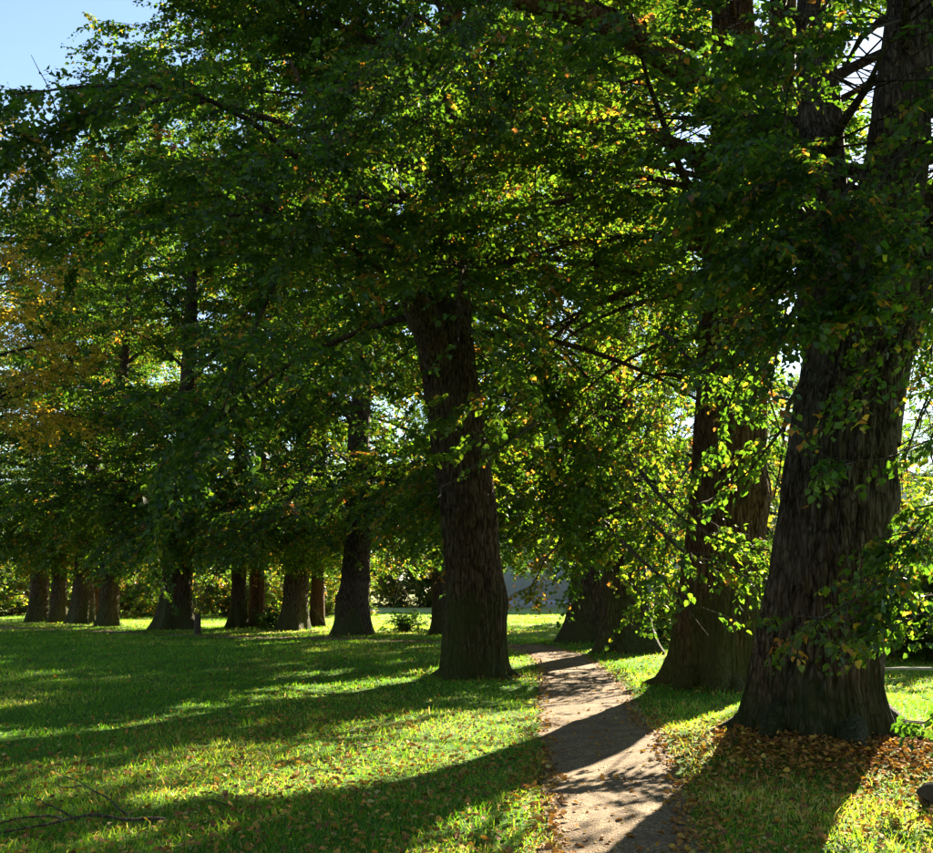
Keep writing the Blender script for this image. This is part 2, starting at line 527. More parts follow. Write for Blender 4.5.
def build_path():
    n = len(PATHC); k = 15
    T = nrm(np.gradient(PATHC[:, :2], axis=0)); Nn = np.stack([T[:, 1], -T[:, 0]], 1)
    w = np.linspace(-1, 1, k)
    wob_l = 1 + (fbm(np.arange(n) * 0.55, np.zeros(n), 3) - 0.5) * 0.22
    wob_r = 1 + (fbm(np.arange(n) * 0.55 + 70, np.zeros(n) + 5, 3) - 0.5) * 0.22
    half = PATHC[:, 2:3] * np.where(w[None] < 0, wob_l[:, None], wob_r[:, None]) * 1.06
    P = PATHC[:, None, :2] + Nn[:, None, :] * (w[None, :, None] * half[:, :, None])
    X, Y = P[..., 0].ravel(), P[..., 1].ravel()
    Z = height(X, Y) + 0.022 - 0.016 * np.tile(np.abs(w) ** 4, n)
    V = np.stack([X, Y, Z], 1)
    i = (np.arange(n - 1)[:, None] * k + np.arange(k - 1)[None]).ravel()
    Q = np.stack([i, i + 1, i + k + 1, i + k], 1)
    link("path", mesh_from("path", V, Q.ravel(), np.full(len(Q), 4), True), M_PATH, kind="structure",
         label="narrow gravel footpath winding between the old trees")


build_ground()
build_path()

# ------------------------------------------------------------------ foliage rules: sight lines between the trunks, sun flecks on the lawn
SUNNY = [  # pools of sun on the ground (picture positions turned to the ground)
    [(-60, 764), (180, 740), (330, 724), (430, 698), (520, 680), (545, 690), (541, 726), (450, 760), (330, 800), (200, 806), (-60, 815)],
    [(540, 664), (600, 656), (645, 690), (610, 712), (545, 738)],
    [(600, 735), (690, 700), (735, 712), (680, 745), (640, 760), (560, 775)],
    [(545, 744), (600, 737), (655, 738), (662, 778), (548, 780)],
    [(600, 655), (670, 668), (655, 700), (640, 690)],
    [(300, 645), (450, 638), (450, 662), (380, 655), (300, 662)],
    [(0, 632), (140, 630), (300, 640), (300, 648), (100, 637), (0, 640)],
    [(500, 655), (540, 655), (540, 690), (505, 690)],
    [(720, 770), (900, 770), (933, 800), (850, 815), (730, 790)],
]
SUNNY_G = [np.array([on_ground(*p)[:2] for p in poly]) for poly in SUNNY]
SIGHT = [  # open views between branches: polygon, keep clear nearer than this, chance
    ([(388, 284), (480, 290), (500, 420), (515, 690), (425, 690), (440, 560), (420, 420)], 17.0, 0.93),
    ([(480, 605), (560, 605), (560, 660), (480, 660)], 90.0, 1.0),
    ([(0, 600), (470, 592), (470, 660), (0, 660)], 48.0, 0.97),
    ([(690, 520), (775, 520), (790, 700), (650, 700)], 15.5, 0.9),
    ([(795, 330), (915, 320), (900, 560), (880, 770), (735, 740), (780, 560)], 9.6, 0.94),
    ([(330, 505), (368, 505), (380, 640), (330, 640)], 35.0, 0.9),
    ([(560, 590), (655, 590), (660, 665), (555, 665)], 26.0, 0.95),
    ([(0, 30), (60, 25), (92, 60), (65, 98), (0, 104)], 90.0, 0.72),
    ([(850, 20), (882, 20), (868, 120), (855, 200)], 60.0, 0.8),
    ([(905, 120), (933, 110), (933, 175), (912, 185)], 60.0, 0.85),
    ([(880, 650), (933, 655), (933, 790), (895, 780)], 30.0, 0.97),
    ([(500, 530), (585, 560), (560, 610), (500, 610)], 80.0, 0.75),
]


SUN_TARGETS = [(at(px, py, Y), r) for px, py, Y, r in (
    (450, 415, 15.2, 0.8), (470, 475, 15.2, 0.8), (500, 400, 15.4, 0.8), (430, 490, 15.0, 0.6),
    (690, 540, 12.8, 0.8), (740, 560, 12.6, 0.8), (780, 570, 12.6, 0.7), (670, 590, 13.0, 0.7), (720, 390, 12.7, 0.8), (760, 430, 12.6, 0.7),
    (560, 480, 24, 1.6), (620, 380, 24, 1.6), (560, 330, 23, 1.6), (640, 250, 22, 1.5), (600, 170, 21, 1.6), (680, 330, 22, 1.3), (520, 220, 18, 1.4),
    (640, 500, 25, 1.5), (530, 590, 25, 0.9), (575, 590, 25, 0.8), (540, 400, 22, 1.4), (600, 290, 22, 1.4), (660, 420, 22, 1.2), (590, 430, 22, 1.3), (680, 250, 21, 1.2), (550, 260, 20, 1.2), (640, 440, 22, 1.2), (420, 330, 18, 1.0), (520, 130, 16, 1.2), (420, 520, 30, 1.6), (390, 560, 34, 1.5), (660, 610, 26, 1.2),
    (900, 600, 9.2, 0.5), (930, 520, 9.3, 0.6))]
_su = np.array([math.cos(SUN_AZ), -math.sin(SUN_AZ), 0.0]); _sv = np.cross(SUN_DIR, _su)


def target_keep(P, rng):
    k = np.ones(len(P), bool)
    for T, r in SUN_TARGETS:
        v = P - T
        t = v @ SUN_DIR
        d = np.linalg.norm(v - t[:, None] * SUN_DIR, axis=1) + rng.normal(0, 0.12, len(P))
        k &= ~((t > 1.1) & (d < r) & (rng.random(len(P)) < 0.96))
    return k


def keep(P, rng, sun=0.93, shafts=17.0):
    k = np.ones(len(P), bool)
    k &= np.linalg.norm(P - np.array([0, 0, EYE]), axis=1) > 6.5
    px, py, zc = project(P)
    front = P[:, 1] > 1
    for poly, dep, pr in SIGHT:
        j = rng.normal(0, 5, (2, len(P)))
        m = in_poly(px + j[0], py + j[1], poly) & (P[:, 1] < dep) & front
        k &= ~(m & (rng.random(len(P)) < pr))
    k &= target_keep(P, rng)
    if shafts:               # shafts: distance beyond which the crown is opened more; gaps that line up with the low sun
        u = P @ _su; v = P @ _sv
        g = fbm(u * 0.75 + 31, v * 0.75 + 8, 3)
        k &= ~((g < np.where((P[:, 1] > shafts) & (P[:, 2] < 15), 0.60, np.where(P[:, 2] < 13, 0.40, 0.28))) & (rng.random(len(P)) < 0.94))
    k &= sunny_keep(P, rng, sun)
    return k


def sunny_keep(P, rng, sun):
    k = np.ones(len(P), bool)
    t = P[:, 2] / SUN_DIR[2]
    gx = P[:, 0] - SUN_DIR[0] * t; gy = P[:, 1] - SUN_DIR[1] * t
    for poly in SUNNY_G:
        j = rng.normal(0, 0.18, (2, len(P)))
        m = in_poly(gx + j[0], gy + j[1], poly)
        k &= ~(m & (rng.random(len(P)) < sun))
    return k


# ------------------------------------------------------------------ trees
def trunk_mesh(name, pts, rad, n_around=96, n_along=140, flare=0.55, lobes=6, ridge=0.03, seed=0, ridges=42):
    """trunk round a centre line with root flare, buttress lobes and furrowed bark. pts are relative to the base"""
    rng = np.random.default_rng(seed)
    pts = np.asarray(pts, float); rad = np.asarray(rad, float)
    s = np.r_[0, np.cumsum(np.linalg.norm(np.diff(pts, axis=0), axis=1))]
    t = np.linspace(0, 1, n_along) ** 1.25 * s[-1]
    C = np.stack([np.interp(t, s, pts[:, i]) for i in range(3)], 1)
    for _ in range(8):
        C[1:-1] = (C[:-2] + 2 * C[1:-1] + C[2:]) / 4
    R = np.interp(t, s, rad)
    th = np.arange(n_around) * 2 * math.pi / n_around
    T, TH = np.meshgrid(t, th, indexing='ij')
    r0 = rad[0]
    base = np.exp(-T / (r0 * 1.1))
    ph = rng.random(4) * 6.28
    lob = 0.9 * np.cos(TH * lobes + ph[0] + 0.8 * np.sin(TH * 2 + ph[1])) * 0.5 + 0.5 * np.cos(TH * (lobes - 3) + ph[2])
    rr = R[:, None] * (1 + flare * base * (0.75 + 0.6 * lob) + 0.05 * lob * np.exp(-T / (r0 * 6)))
    rr = rr + R[:, None] * flare * 0.55 * np.exp(-T / (r0 * 0.7)) * np.clip(lob, 0, 1) ** 2
    for _ in range(9):
        bt, bz = rng.random() * 6.28, rng.uniform(0.2, 6.5) * r0 / 0.55
        da = (TH - bt + math.pi) % (2 * math.pi) - math.pi
        sg = rng.uniform(0.14, 0.34)
        rr = rr + rng.uniform(0.03, 0.10) * np.exp(-((da * r0) ** 2 + (T - bz) ** 2) / (2 * sg * sg))
    # slow bulges
    cx = np.cos(TH) * 1.3 + 7 + seed; cy = np.sin(TH) * 1.3 + T * 0.35
    rr = rr * (1 + 0.14 * (fbm(cx, cy, 3) - 0.5))
    # furrows: narrow valleys running up the trunk, twisting a little (noise wraps on the circle by blending)
    def wrapn(kx, kz, o):
        u = TH / (2 * math.pi)
        warp = 0.35 * (fbm(cx * 1.6, cy * 2.0, 2) - 0.5)
        a = fbm((u + 0) * kx + warp * 3, T * kz + seed, o); b = fbm((u - 1) * kx + warp * 3, T * kz + seed, o)
        return a * (1 - u) + b * u
    f = wrapn(ridges, 0.9, 3)
    rid = 1 - np.abs(f - 0.5) * 4
    rr = rr - ridge * np.clip(rid, 0, 1) ** 1.5 * np.clip(R[:, None] / r0, 0.3, 1) - 0.4 * ridge * (wrapn(ridges * 2.5, 4, 2) - 0.5)
    V = np.stack([C[:, None, 0] + rr * np.cos(TH), C[:, None, 1] + rr * np.sin(TH), np.broadcast_to(C[:, None, 2], rr.shape)], -1).reshape(-1, 3)
    i = np.arange(n_along - 1)[:, None] * n_around; k = np.arange(n_around)[None]; k2 = (k + 1) % n_around
    Q = np.stack([i + k, i + k2, i + n_around + k2, i + n_around + k], -1).reshape(-1, 4)
    return mesh_from(name, V, Q.ravel(), np.full(len(Q), 4), True)


def grow(rng, p, d, length, nseg, droop, wob):
    pts = [np.array(p, float)]
    d = nrm(np.array(d, float))
    st = length / nseg
    for i in range(nseg):
        d = d + rng.normal(0, wob, 3)
        d[2] -= droop * st * (0.4 + 1.2 * i / nseg)
        d = nrm(d)
        pts.append(pts[-1] + d * st)
    return np.array(pts)


def sample(poly, t):
    n = len(poly) - 1
    x = np.clip(t, 0, 0.9999) * n
    i = x.astype(int); f = (x - i)[:, None]
    return poly[i] * (1 - f) + poly[i + 1] * f, nrm(poly[i + 1] - poly[i])


UP = np.array([0, 0, 1.0])


def rot_z(v, a):
    c, s = np.cos(a), np.sin(a)
    return np.stack([v[:, 0] * c - v[:, 1] * s, v[:, 0] * s + v[:, 1] * c, v[:, 2]], 1)


def foliage_on(rng, secs, per_m, tw_len, n_leaf, leaf, hue, twig_r=0.004, keep_sun=0.985, prune=True, fine=False, t0=0.12, droop=0.30, zmin=0.0, shafts=17.0, raw=False):
    """twigs along the secondary branches and leaves along the twigs; returns (twig polys or None, leaf mesh tuple, hue per face)"""
    P0, D0 = [], []
    for s in secs:
        ln = np.linalg.norm(np.diff(s, axis=0), axis=1).sum()
        n = max(2, int(ln * per_m))
        t = t0 + (1 - t0) * rng.random(n) ** 0.8
        p, d = sample(s, t)
        P0.append(p); D0.append(d)
    P0 = np.concatenate(P0); D0 = np.concatenate(D0)
    n = len(P0)
    a = rng.choice([-1, 1], n) * rng.uniform(0.3, 1.3, n)
    D = rot_z(D0, a)
    D[:, 2] = D[:, 2] * 0.5 - droop * rng.uniform(0.1, 1.6, n) + rng.normal(0, 0.22, n)
    D = nrm(D)
    L = tw_len * rng.uniform(0.55, 1.3, n)
    mid = P0 + D * (L * 0.5)[:, None]
    if zmin:
        k = mid[:, 2] > zmin + rng.normal(0, 0.3, n)
        P0, D, L, mid = P0[k], D[k], L[k], mid[k]
        n = len(P0)
    if prune:
        k = keep(mid, rng, keep_sun, shafts)
        P0, D, L, mid = P0[k], D[k], L[k], mid[k]
        n = len(P0)
    elif keep_sun:
        k = sunny_keep(mid, rng, 0.55 if raw else keep_sun)
        if not raw:
            k &= target_keep(mid, rng)
        P0, D, L, mid = P0[k], D[k], L[k], mid[k]
        n = len(P0)
    big = np.ones(n)
    if prune:                # fewer, larger leaves well outside the picture
        px, py, zc = project(mid)
        off = (px < -150) | (px > 1083) | (py < -120) | (mid[:, 1] < 1)
        k = ~off | (rng.random(n) < 0.33)
        P0, D, L, mid, off = P0[k], D[k], L[k], mid[k], off[k]
        n = len(P0)
        big = np.where(off, 1.7, 1.0)
    D2 = D.copy(); D2[:, 2] -= 0.35; D2 = nrm(D2)
    P1 = P0 + D * (L * 0.55)[:, None]
    P2 = P1 + D2 * (L * 0.45)[:, None]
    # leaves
    m = n_leaf
    s = (np.arange(m)[None] + rng.uniform(0.1, 0.9, (n, m))) / m
    s = 0.08 + 0.94 * s
    A = s[..., None] / 0.55
    pos = np.where((s < 0.55)[..., None], P0[:, None] + (P1 - P0)[:, None] * A, P1[:, None] + (P2 - P1)[:, None] * ((s[..., None] - 0.55) / 0.45))
    side = nrm(np.cross(D, UP))[:, None] * np.where(np.arange(m) % 2 == 0, 1, -1)[None, :, None]
    dl = D[:, None] * rng.uniform(0.2, 0.9, (n, m, 1)) + side * rng.uniform(0.4, 1.0, (n, m, 1)) + rng.normal(0, 0.25, (n, m, 3))
    dl[..., 2] -= rng.uniform(0.1, 0.8, (n, m))
    nl = np.broadcast_to(UP, (n, m, 3)) + rng.normal(0, 0.42, (n, m, 3))
    pos = pos + side * 0.02 + rng.normal(0, 0.015, (n, m, 3))
    ll = leaf * rng.uniform(0.45, 1.3, (n, m)) * big[:, None]
    hb, hs, pyel = hue
    tw = rng.normal(hb, hs, n) + np.where(rng.random(n) < pyel, rng.uniform(0.2, 0.5, n), 0)
    hv = tw[:, None] + rng.normal(0, 0.09, (n, m)) + np.where(rng.random((n, m)) < pyel * 0.7, 0.4, 0)
    V, Fl, cnt, fpl = leaves_mesh(pos.reshape(-1, 3), dl.reshape(-1, 3), nl.reshape(-1, 3), ll.ravel(), fine)
    hv = np.repeat(np.clip(hv.ravel(), 0, 1), fpl)
    tw_polys = None
    if twig_r:
        tw_polys = (np.stack([P0, P1, P2], 1), twig_r)
    return tw_polys, (V, Fl, cnt), hv


def twig_tubes(P, r):
    """vectorised three sided tubes for N x 3 x 3 point rows, drawn to a point"""
    n = len(P)
    T = nrm(P[:, 2] - P[:, 0]); A = nrm(np.cross(T, UP + 0.01)); B = np.cross(T, A)
    ring = [P[:, 0] + (A * math.cos(k * 2.0944) + B * math.sin(k * 2.0944)) * r for k in range(3)]
    V = np.stack(ring + [P[:, 1] + (P[:, 2] - P[:, 1]) * 0.6], 1).reshape(-1, 3)
    Q = (np.arange(n)[:, None, None] * 4 + np.array([[0, 1, 3], [1, 2, 3], [2, 0, 3]])[None]).reshape(-1, 3)
    return V, Q.ravel(), np.full(len(Q), 3)


def join(parts):
    Vs, Fs, Cs = [], [], []
    off = 0
    for V, Fl, C in parts:
        Vs.append(V); Fs.append(np.asarray(Fl) + off); Cs.append(C); off += len(V)
    return np.concatenate(Vs), np.concatenate(Fs), np.concatenate(Cs)


N_LEAF = [0]


def make_tree(key, seed, name, label, trunk_pts, trunk_rad, bark, limbs_spec, leaf_mat=M_LEAF, group=None, base=None,
              sec_per_limb=14, sec_len=2.4, per_m=6.0, tw_len=0.65, n_leaf=20, leaf=0.085, hue=(0.38, 0.12, 0.05), twig_r=0.004,
              hi=(96, 140), flare=0.5, lobes=6, ridge=0.025, extra=(), stems=(), prune=True, keep_sun=0.985, ridges=42, category="tree", zmin=0.0, shafts=17.0, roots=0, tilt=(0, 0)):
    """limbs_spec: list of (height, azimuth, elevation, length, radius, droop). extra: polylines in world space for low leafy branches"""
    rng = np.random.default_rng(seed)
    b = np.array(BASE[key] if base is None else base, float)
    b[2] = ground_z(b[0], b[1]) - 0.06
    root = link(name, None, None, loc=b)
    root["label"] = label; root["category"] = category
    if group: root["group"] = group
    link("trunk", trunk_mesh("trunk", trunk_pts, trunk_rad, hi[0], hi[1], flare, lobes, ridge, seed, ridges), bark, root)
    tp = np.asarray(trunk_pts, float); tr = np.asarray(trunk_rad, float)
    r0 = tr[0]
    for i in range(roots):
        a = (i + rng.uniform(-0.3, 0.3)) * 2 * math.pi / max(1, roots)
        ln = r0 * rng.uniform(0.9, 1.5)
        u = np.linspace(0, 1, 12)
        aa = a + np.cumsum(rng.normal(0, 0.035, 12))
        q = np.stack([np.cos(aa) * (r0 * 0.8 + u * ln), np.sin(aa) * (r0 * 0.8 + u * ln), np.zeros(12)], 1)
        gz = height(q[:, 0] + b[0], q[:, 1] + b[1]) - b[2]
        q[:, 2] = gz + r0 * 0.36 * (1 - u) ** 2.0 - r0 * 0.10 - 0.05 * u
        V, Fl, cn = cap_tubes([(q, r0 * (0.24 * (1 - u) ** 0.9 + 0.05))], 10)
        V = V + (fbm(V[:, :1] * 9 + V[:, 2:] * 4, V[:, 1:2] * 9, 3) - 0.5) * 0.035
        link("root", mesh_from("root", V, Fl, cn, True), bark, root)
    secs = []
    for pts, rr in stems:       # forked stems with the same bark, world space
        P = np.asarray(pts, float) - b
        s = np.r_[0, np.cumsum(np.linalg.norm(np.diff(P, axis=0), axis=1))]
        u = np.linspace(0, s[-1], 40)
        C = np.stack([np.interp(u, s, P[:, i]) for i in range(3)], 1)
        for _ in range(10):
            C[1:-1] = (C[:-2] + 2 * C[1:-1] + C[2:]) / 4
        R = np.interp(u, s, rr)
        V, Fl, cn = tubes([(C, R)], 28)
        d = (fbm(V[:, 2] * 1.2 + V[:, 0] * 9, V[:, 1] * 9 + V[:, 0] * 3, 4) - 0.5)
        cc = np.repeat(C, 28, 0)
        V = cc + (V - cc) * (1 + d[:, None] * 0.28)
        link("stem", mesh_from("stem", V, Fl, cn, True), bark, root)
    for (h, az, el, ln, r, droop) in limbs_spec:
        if isinstance(h, np.ndarray):
            p = h - b
        else:
            p = np.array([np.interp(h, tp[:, 2], tp[:, 0]), np.interp(h, tp[:, 2], tp[:, 1]), h])
        d = np.array([math.sin(az) * math.cos(el), math.cos(az) * math.cos(el), math.sin(el)])
        main = grow(rng, p, d, ln, 9, droop, 0.07)
        rad = 0.012 + (r - 0.012) * np.linspace(1, 0, len(main)) ** 1.25; rad[0] *= 1.3
        polys = [(main, rad)]
        t = np.sort(rng.uniform(0.12, 1.0, sec_per_limb))
        q, dd = sample(main, t)
        own = [main[4:]]
        for i in range(len(t)):
            sgn = 1 if i % 2 else -1
            v = rot_z(dd[i:i + 1], np.array([sgn * rng.uniform(0.5, 1.25)]))[0]
            v[2] = v[2] * 0.6 + rng.normal(0.12, 0.3)
            sl = sec_len * (1.15 - 0.5 * t[i]) * rng.uniform(0.7, 1.25)
            s = grow(rng, q[i], v, sl, 5, 0.16, 0.09)
            if prune and not keep(s[3:4] + b, rng, keep_sun, 0)[0]:
                continue
            own.append(s)
            polys.append((s, np.linspace(max(0.010, np.interp(t[i], [0, 1], [r * 0.24, 0.012])), 0.004, len(s))))
        if prune and len(own) - 1 < 0.2 * sec_per_limb:
            continue
        secs += own
        V, Fl, cn = join([tubes(polys[:1], 7)] + ([tubes(polys[1:], 3)] if len(polys) > 1 else []))
        link("limb", mesh_from("limb", V, Fl, cn, True), M_TWIG if r < 0.05 else bark, root)
    hue_parts, parts, tws = [], [], []
    wsecs = [s + b for s in secs]
    if wsecs:
        tw, lm, hv = foliage_on(rng, wsecs, per_m, tw_len, n_leaf, leaf, hue, twig_r, keep_sun if prune else 0.0, prune, zmin=zmin, shafts=shafts)
        parts.append(lm); hue_parts.append(hv); tws.append(tw)
    for ex in extra:
        main = np.asarray(ex['pts'], float)
        s = np.r_[0, np.cumsum(np.linalg.norm(np.diff(main, axis=0), axis=1))]
        u = np.linspace(0, s[-1], 12)
        main = np.stack([np.interp(u, s, main[:, i]) for i in range(3)], 1)
        main[1:-1] += rng.normal(0, 0.03, (10, 3))
        for _ in range(2):
            main[1:-1] = (main[:-2] + 2 * main[1:-1] + main[2:]) / 4
        polys = [(main - b, np.linspace(ex.get('r', 0.03), 0.006, 12))]
        own = [main[3:]]
        for i in range(ex.get('n', 8)):
            t = ex.get('t0', 0.3) + (1 - ex.get('t0', 0.3)) * rng.random()
            q, dd = sample(main, np.array([t]))
            v = rot_z(dd, np.array([(1 if i % 2 else -1) * rng.uniform(0.4, 1.1)]))[0]
            v[2] = v[2] * 0.5 + rng.normal(0, 0.2)
            sg = grow(rng, q[0], v, ex.get('len', 0.9) * rng.uniform(0.6, 1.2), 4, 0.3, 0.1)
            own.append(sg)
            polys.append((sg - b, np.linspace(0.008, 0.003, len(sg))))
        V, Fl, cn = tubes(polys, 5)
        link("branch", mesh_from("branch", V, Fl, cn, True), M_TWIG, root)
        if ex.get('leafy', True):
            tw, lm, hv = foliage_on(rng, own, ex.get('per_m', 7), ex.get('tw', 0.4), ex.get('nl', 9), ex.get('leaf', 0.085), ex.get('hue', hue), 0.003, 0.96, False, ex.get('fine', False), 0.05, 0.45, raw=ex.get('raw', False))
            parts.append(lm); hue_parts.append(hv); tws.append(tw)
    if parts:
        V, Fl, cn = join(parts)
        N_LEAF[0] += len(cn) // 2
        link("crown", mesh_from("crown", V - b, Fl, cn, False, {"hue": np.concatenate(hue_parts)}), leaf_mat, root, kind="stuff")
        tws = [t for t in tws if t is not None]
        if tws:
            V, Fl, cn = join([twig_tubes(P - b, r) for P, r in tws])
            link("twigs", mesh_from("twigs", V, Fl, cn, True), M_TWIG, root, kind="stuff")
    return root


def limb_set(rng, n, h0, h1, l0, l1, r0, el0=0.35, el1=1.1, avoid=None, droop0=0.11, droop1=0.04, low=0):
    out = []
    a = rng.random() * 6.28
    for i in range(n):
        f = i / max(1, n - 1)
        a += 2.4 + rng.normal(0, 0.25)
        h = h0 + (h1 - h0) * f ** 0.9 + rng.normal(0, 0.2)
        ln = (l0 + (l1 - l0) * f) * rng.uniform(0.85, 1.15)
        if avoid is not None:
            ln *= avoid(a)
        out.append((h, a, el0 + (el1 - el0) * f + rng.normal(0, 0.08), ln, r0 * (1 - 0.65 * f), droop0 + (droop1 - droop0) * f))
    for i in range(low):
        a += 2.4 + rng.normal(0, 0.3)
        ln = l0 * rng.uniform(0.8, 1.1)
        if avoid is not None:
            ln *= avoid(a)
        out.append((h0 + rng.uniform(-0.3, 1.6), a, rng.uniform(0.15, 0.4), ln, r0 * 0.75, rng.uniform(0.16, 0.25)))
    return out


def to_cam(a):       # 1 when the azimuth points at the camera side (towards -y)
    return max(0.0, -math.cos(a))


def curtain(seed, n, x0=505, x1=700, y0=130, y1=530, d0=20.5, d1=24.0, leaf=0.115, hue=(0.40, 0.58), yel=0.04, size=1.1, raw=False):
    """drooping leafy branches hanging from the crown's near side"""
    rng = np.random.default_rng(seed)
    out = []
    for i in range(n):
        px = rng.uniform(x0, x1); py = y0 + (y1 - y0) * (i + rng.random()) / n; Y = rng.uniform(d0, d1)
        k = 22.0 / Y
        dx = rng.uniform(-55, 35) * k
        out.append(dict(pts=[at(px + 25 * k, py - 45 * k, Y + 1.2), at(px, py - 10 * k, Y), at(px + dx * 0.5, py + 15 * k, Y - 0.3), at(px + dx, py + rng.uniform(25, 60) * k, Y - 0.5)],
                        n=16, len=size, per_m=7, tw=0.5, nl=10, leaf=leaf, hue=(rng.uniform(*hue), 0.12, yel), r=0.022, t0=0.1, raw=raw))
    return out


# --- M: tall trunk left of the path, leaning left
def rel(key, lst):
    b = BASE[key]
    return [tuple(np.array(p) - np.array([b[0], b[1], 0])) for p in lst]


def tree_M():
    D = BASE['M'][1]; r = RAD['M']
    pts = [(0, 0, -0.1), (-0.01, 0, 0.6), (0.0, 0, 1.8)] + rel('M', [at(468, 500, D), at(455, 420, D), at(446, 350, D + 0.2), at(444, 300, D + 0.3), at(448, 200, D + 0.8), at(450, 90, D + 1.2), at(455, -60, D + 1.5), at(460, -220, D + 1.6)])
    rad = [r, r, r * 0.98, r, r * 0.97, r * 1.0, r * 0.95, r * 0.62, r * 0.5, r * 0.3, r * 0.08]
    rng = np.random.default_rng(11)
    limbs = limb_set(rng, 28, 6.8, 16, 8.2, 5.2, 0.11, 0.32, 1.0, lambda a: 1 + 0.18 * max(0, -math.sin(a)), low=7)
    limbs += [(9.5 + 1.0 * i, -1.57 + rng.uniform(-0.55, 0.55), rng.uniform(0.15, 0.45), rng.uniform(7.5, 9.5), 0.06, 0.06) for i in range(7)]
    D2 = D
    stems = [([at(450, 400, D2), at(428, 318, D2 - 0.15), at(404, 285, D2 - 0.5), at(375, 230, D2 - 0.9), at(330, 150, D2 - 1.2), at(290, 60, D2 - 1.2)], [0.30, 0.34, 0.20, 0.12, 0.07, 0.03])]
    ex = [
        dict(pts=[at(545, 335, 16.0), at(500, 378, 15.4), at(455, 412, 15.1), at(426, 428, 15.0)], n=9, len=0.7, hue=(0.5, 0.1, 0.02), leaf=0.10, fine=True, per_m=8),
        dict(pts=[at(545, 415, 16.0), at(500, 450, 15.4), at(460, 478, 15.2), at(430, 494, 15.0)], n=9, len=0.6, hue=(0.55, 0.1, 0.02), leaf=0.10, fine=True, per_m=8),
        dict(pts=[at(540, 380, 16.0), at(490, 425, 15.4), at(450, 458, 15.2)], n=6, len=0.6, hue=(0.5, 0.1, 0.02), leaf=0.10, fine=True, per_m=7),
    ]
    ex += curtain(15, 16, 300, 580, 30, 185, 13.5, 16.0, 0.09, (0.28, 0.5), 0.08, 0.9)
    make_tree('M', 21, "lime_tree", "tall lime tree with leaning brown trunk standing alone left of the path", pts, rad, M_BARK_M, limbs,
              per_m=8.6, sec_per_limb=19, n_leaf=18, leaf=0.10, roots=7, hi=(240, 130), flare=0.45, lobes=5, extra=ex, stems=stems, ridge=0.05, ridges=64, hue=(0.36, 0.14, 0.07), shafts=False)


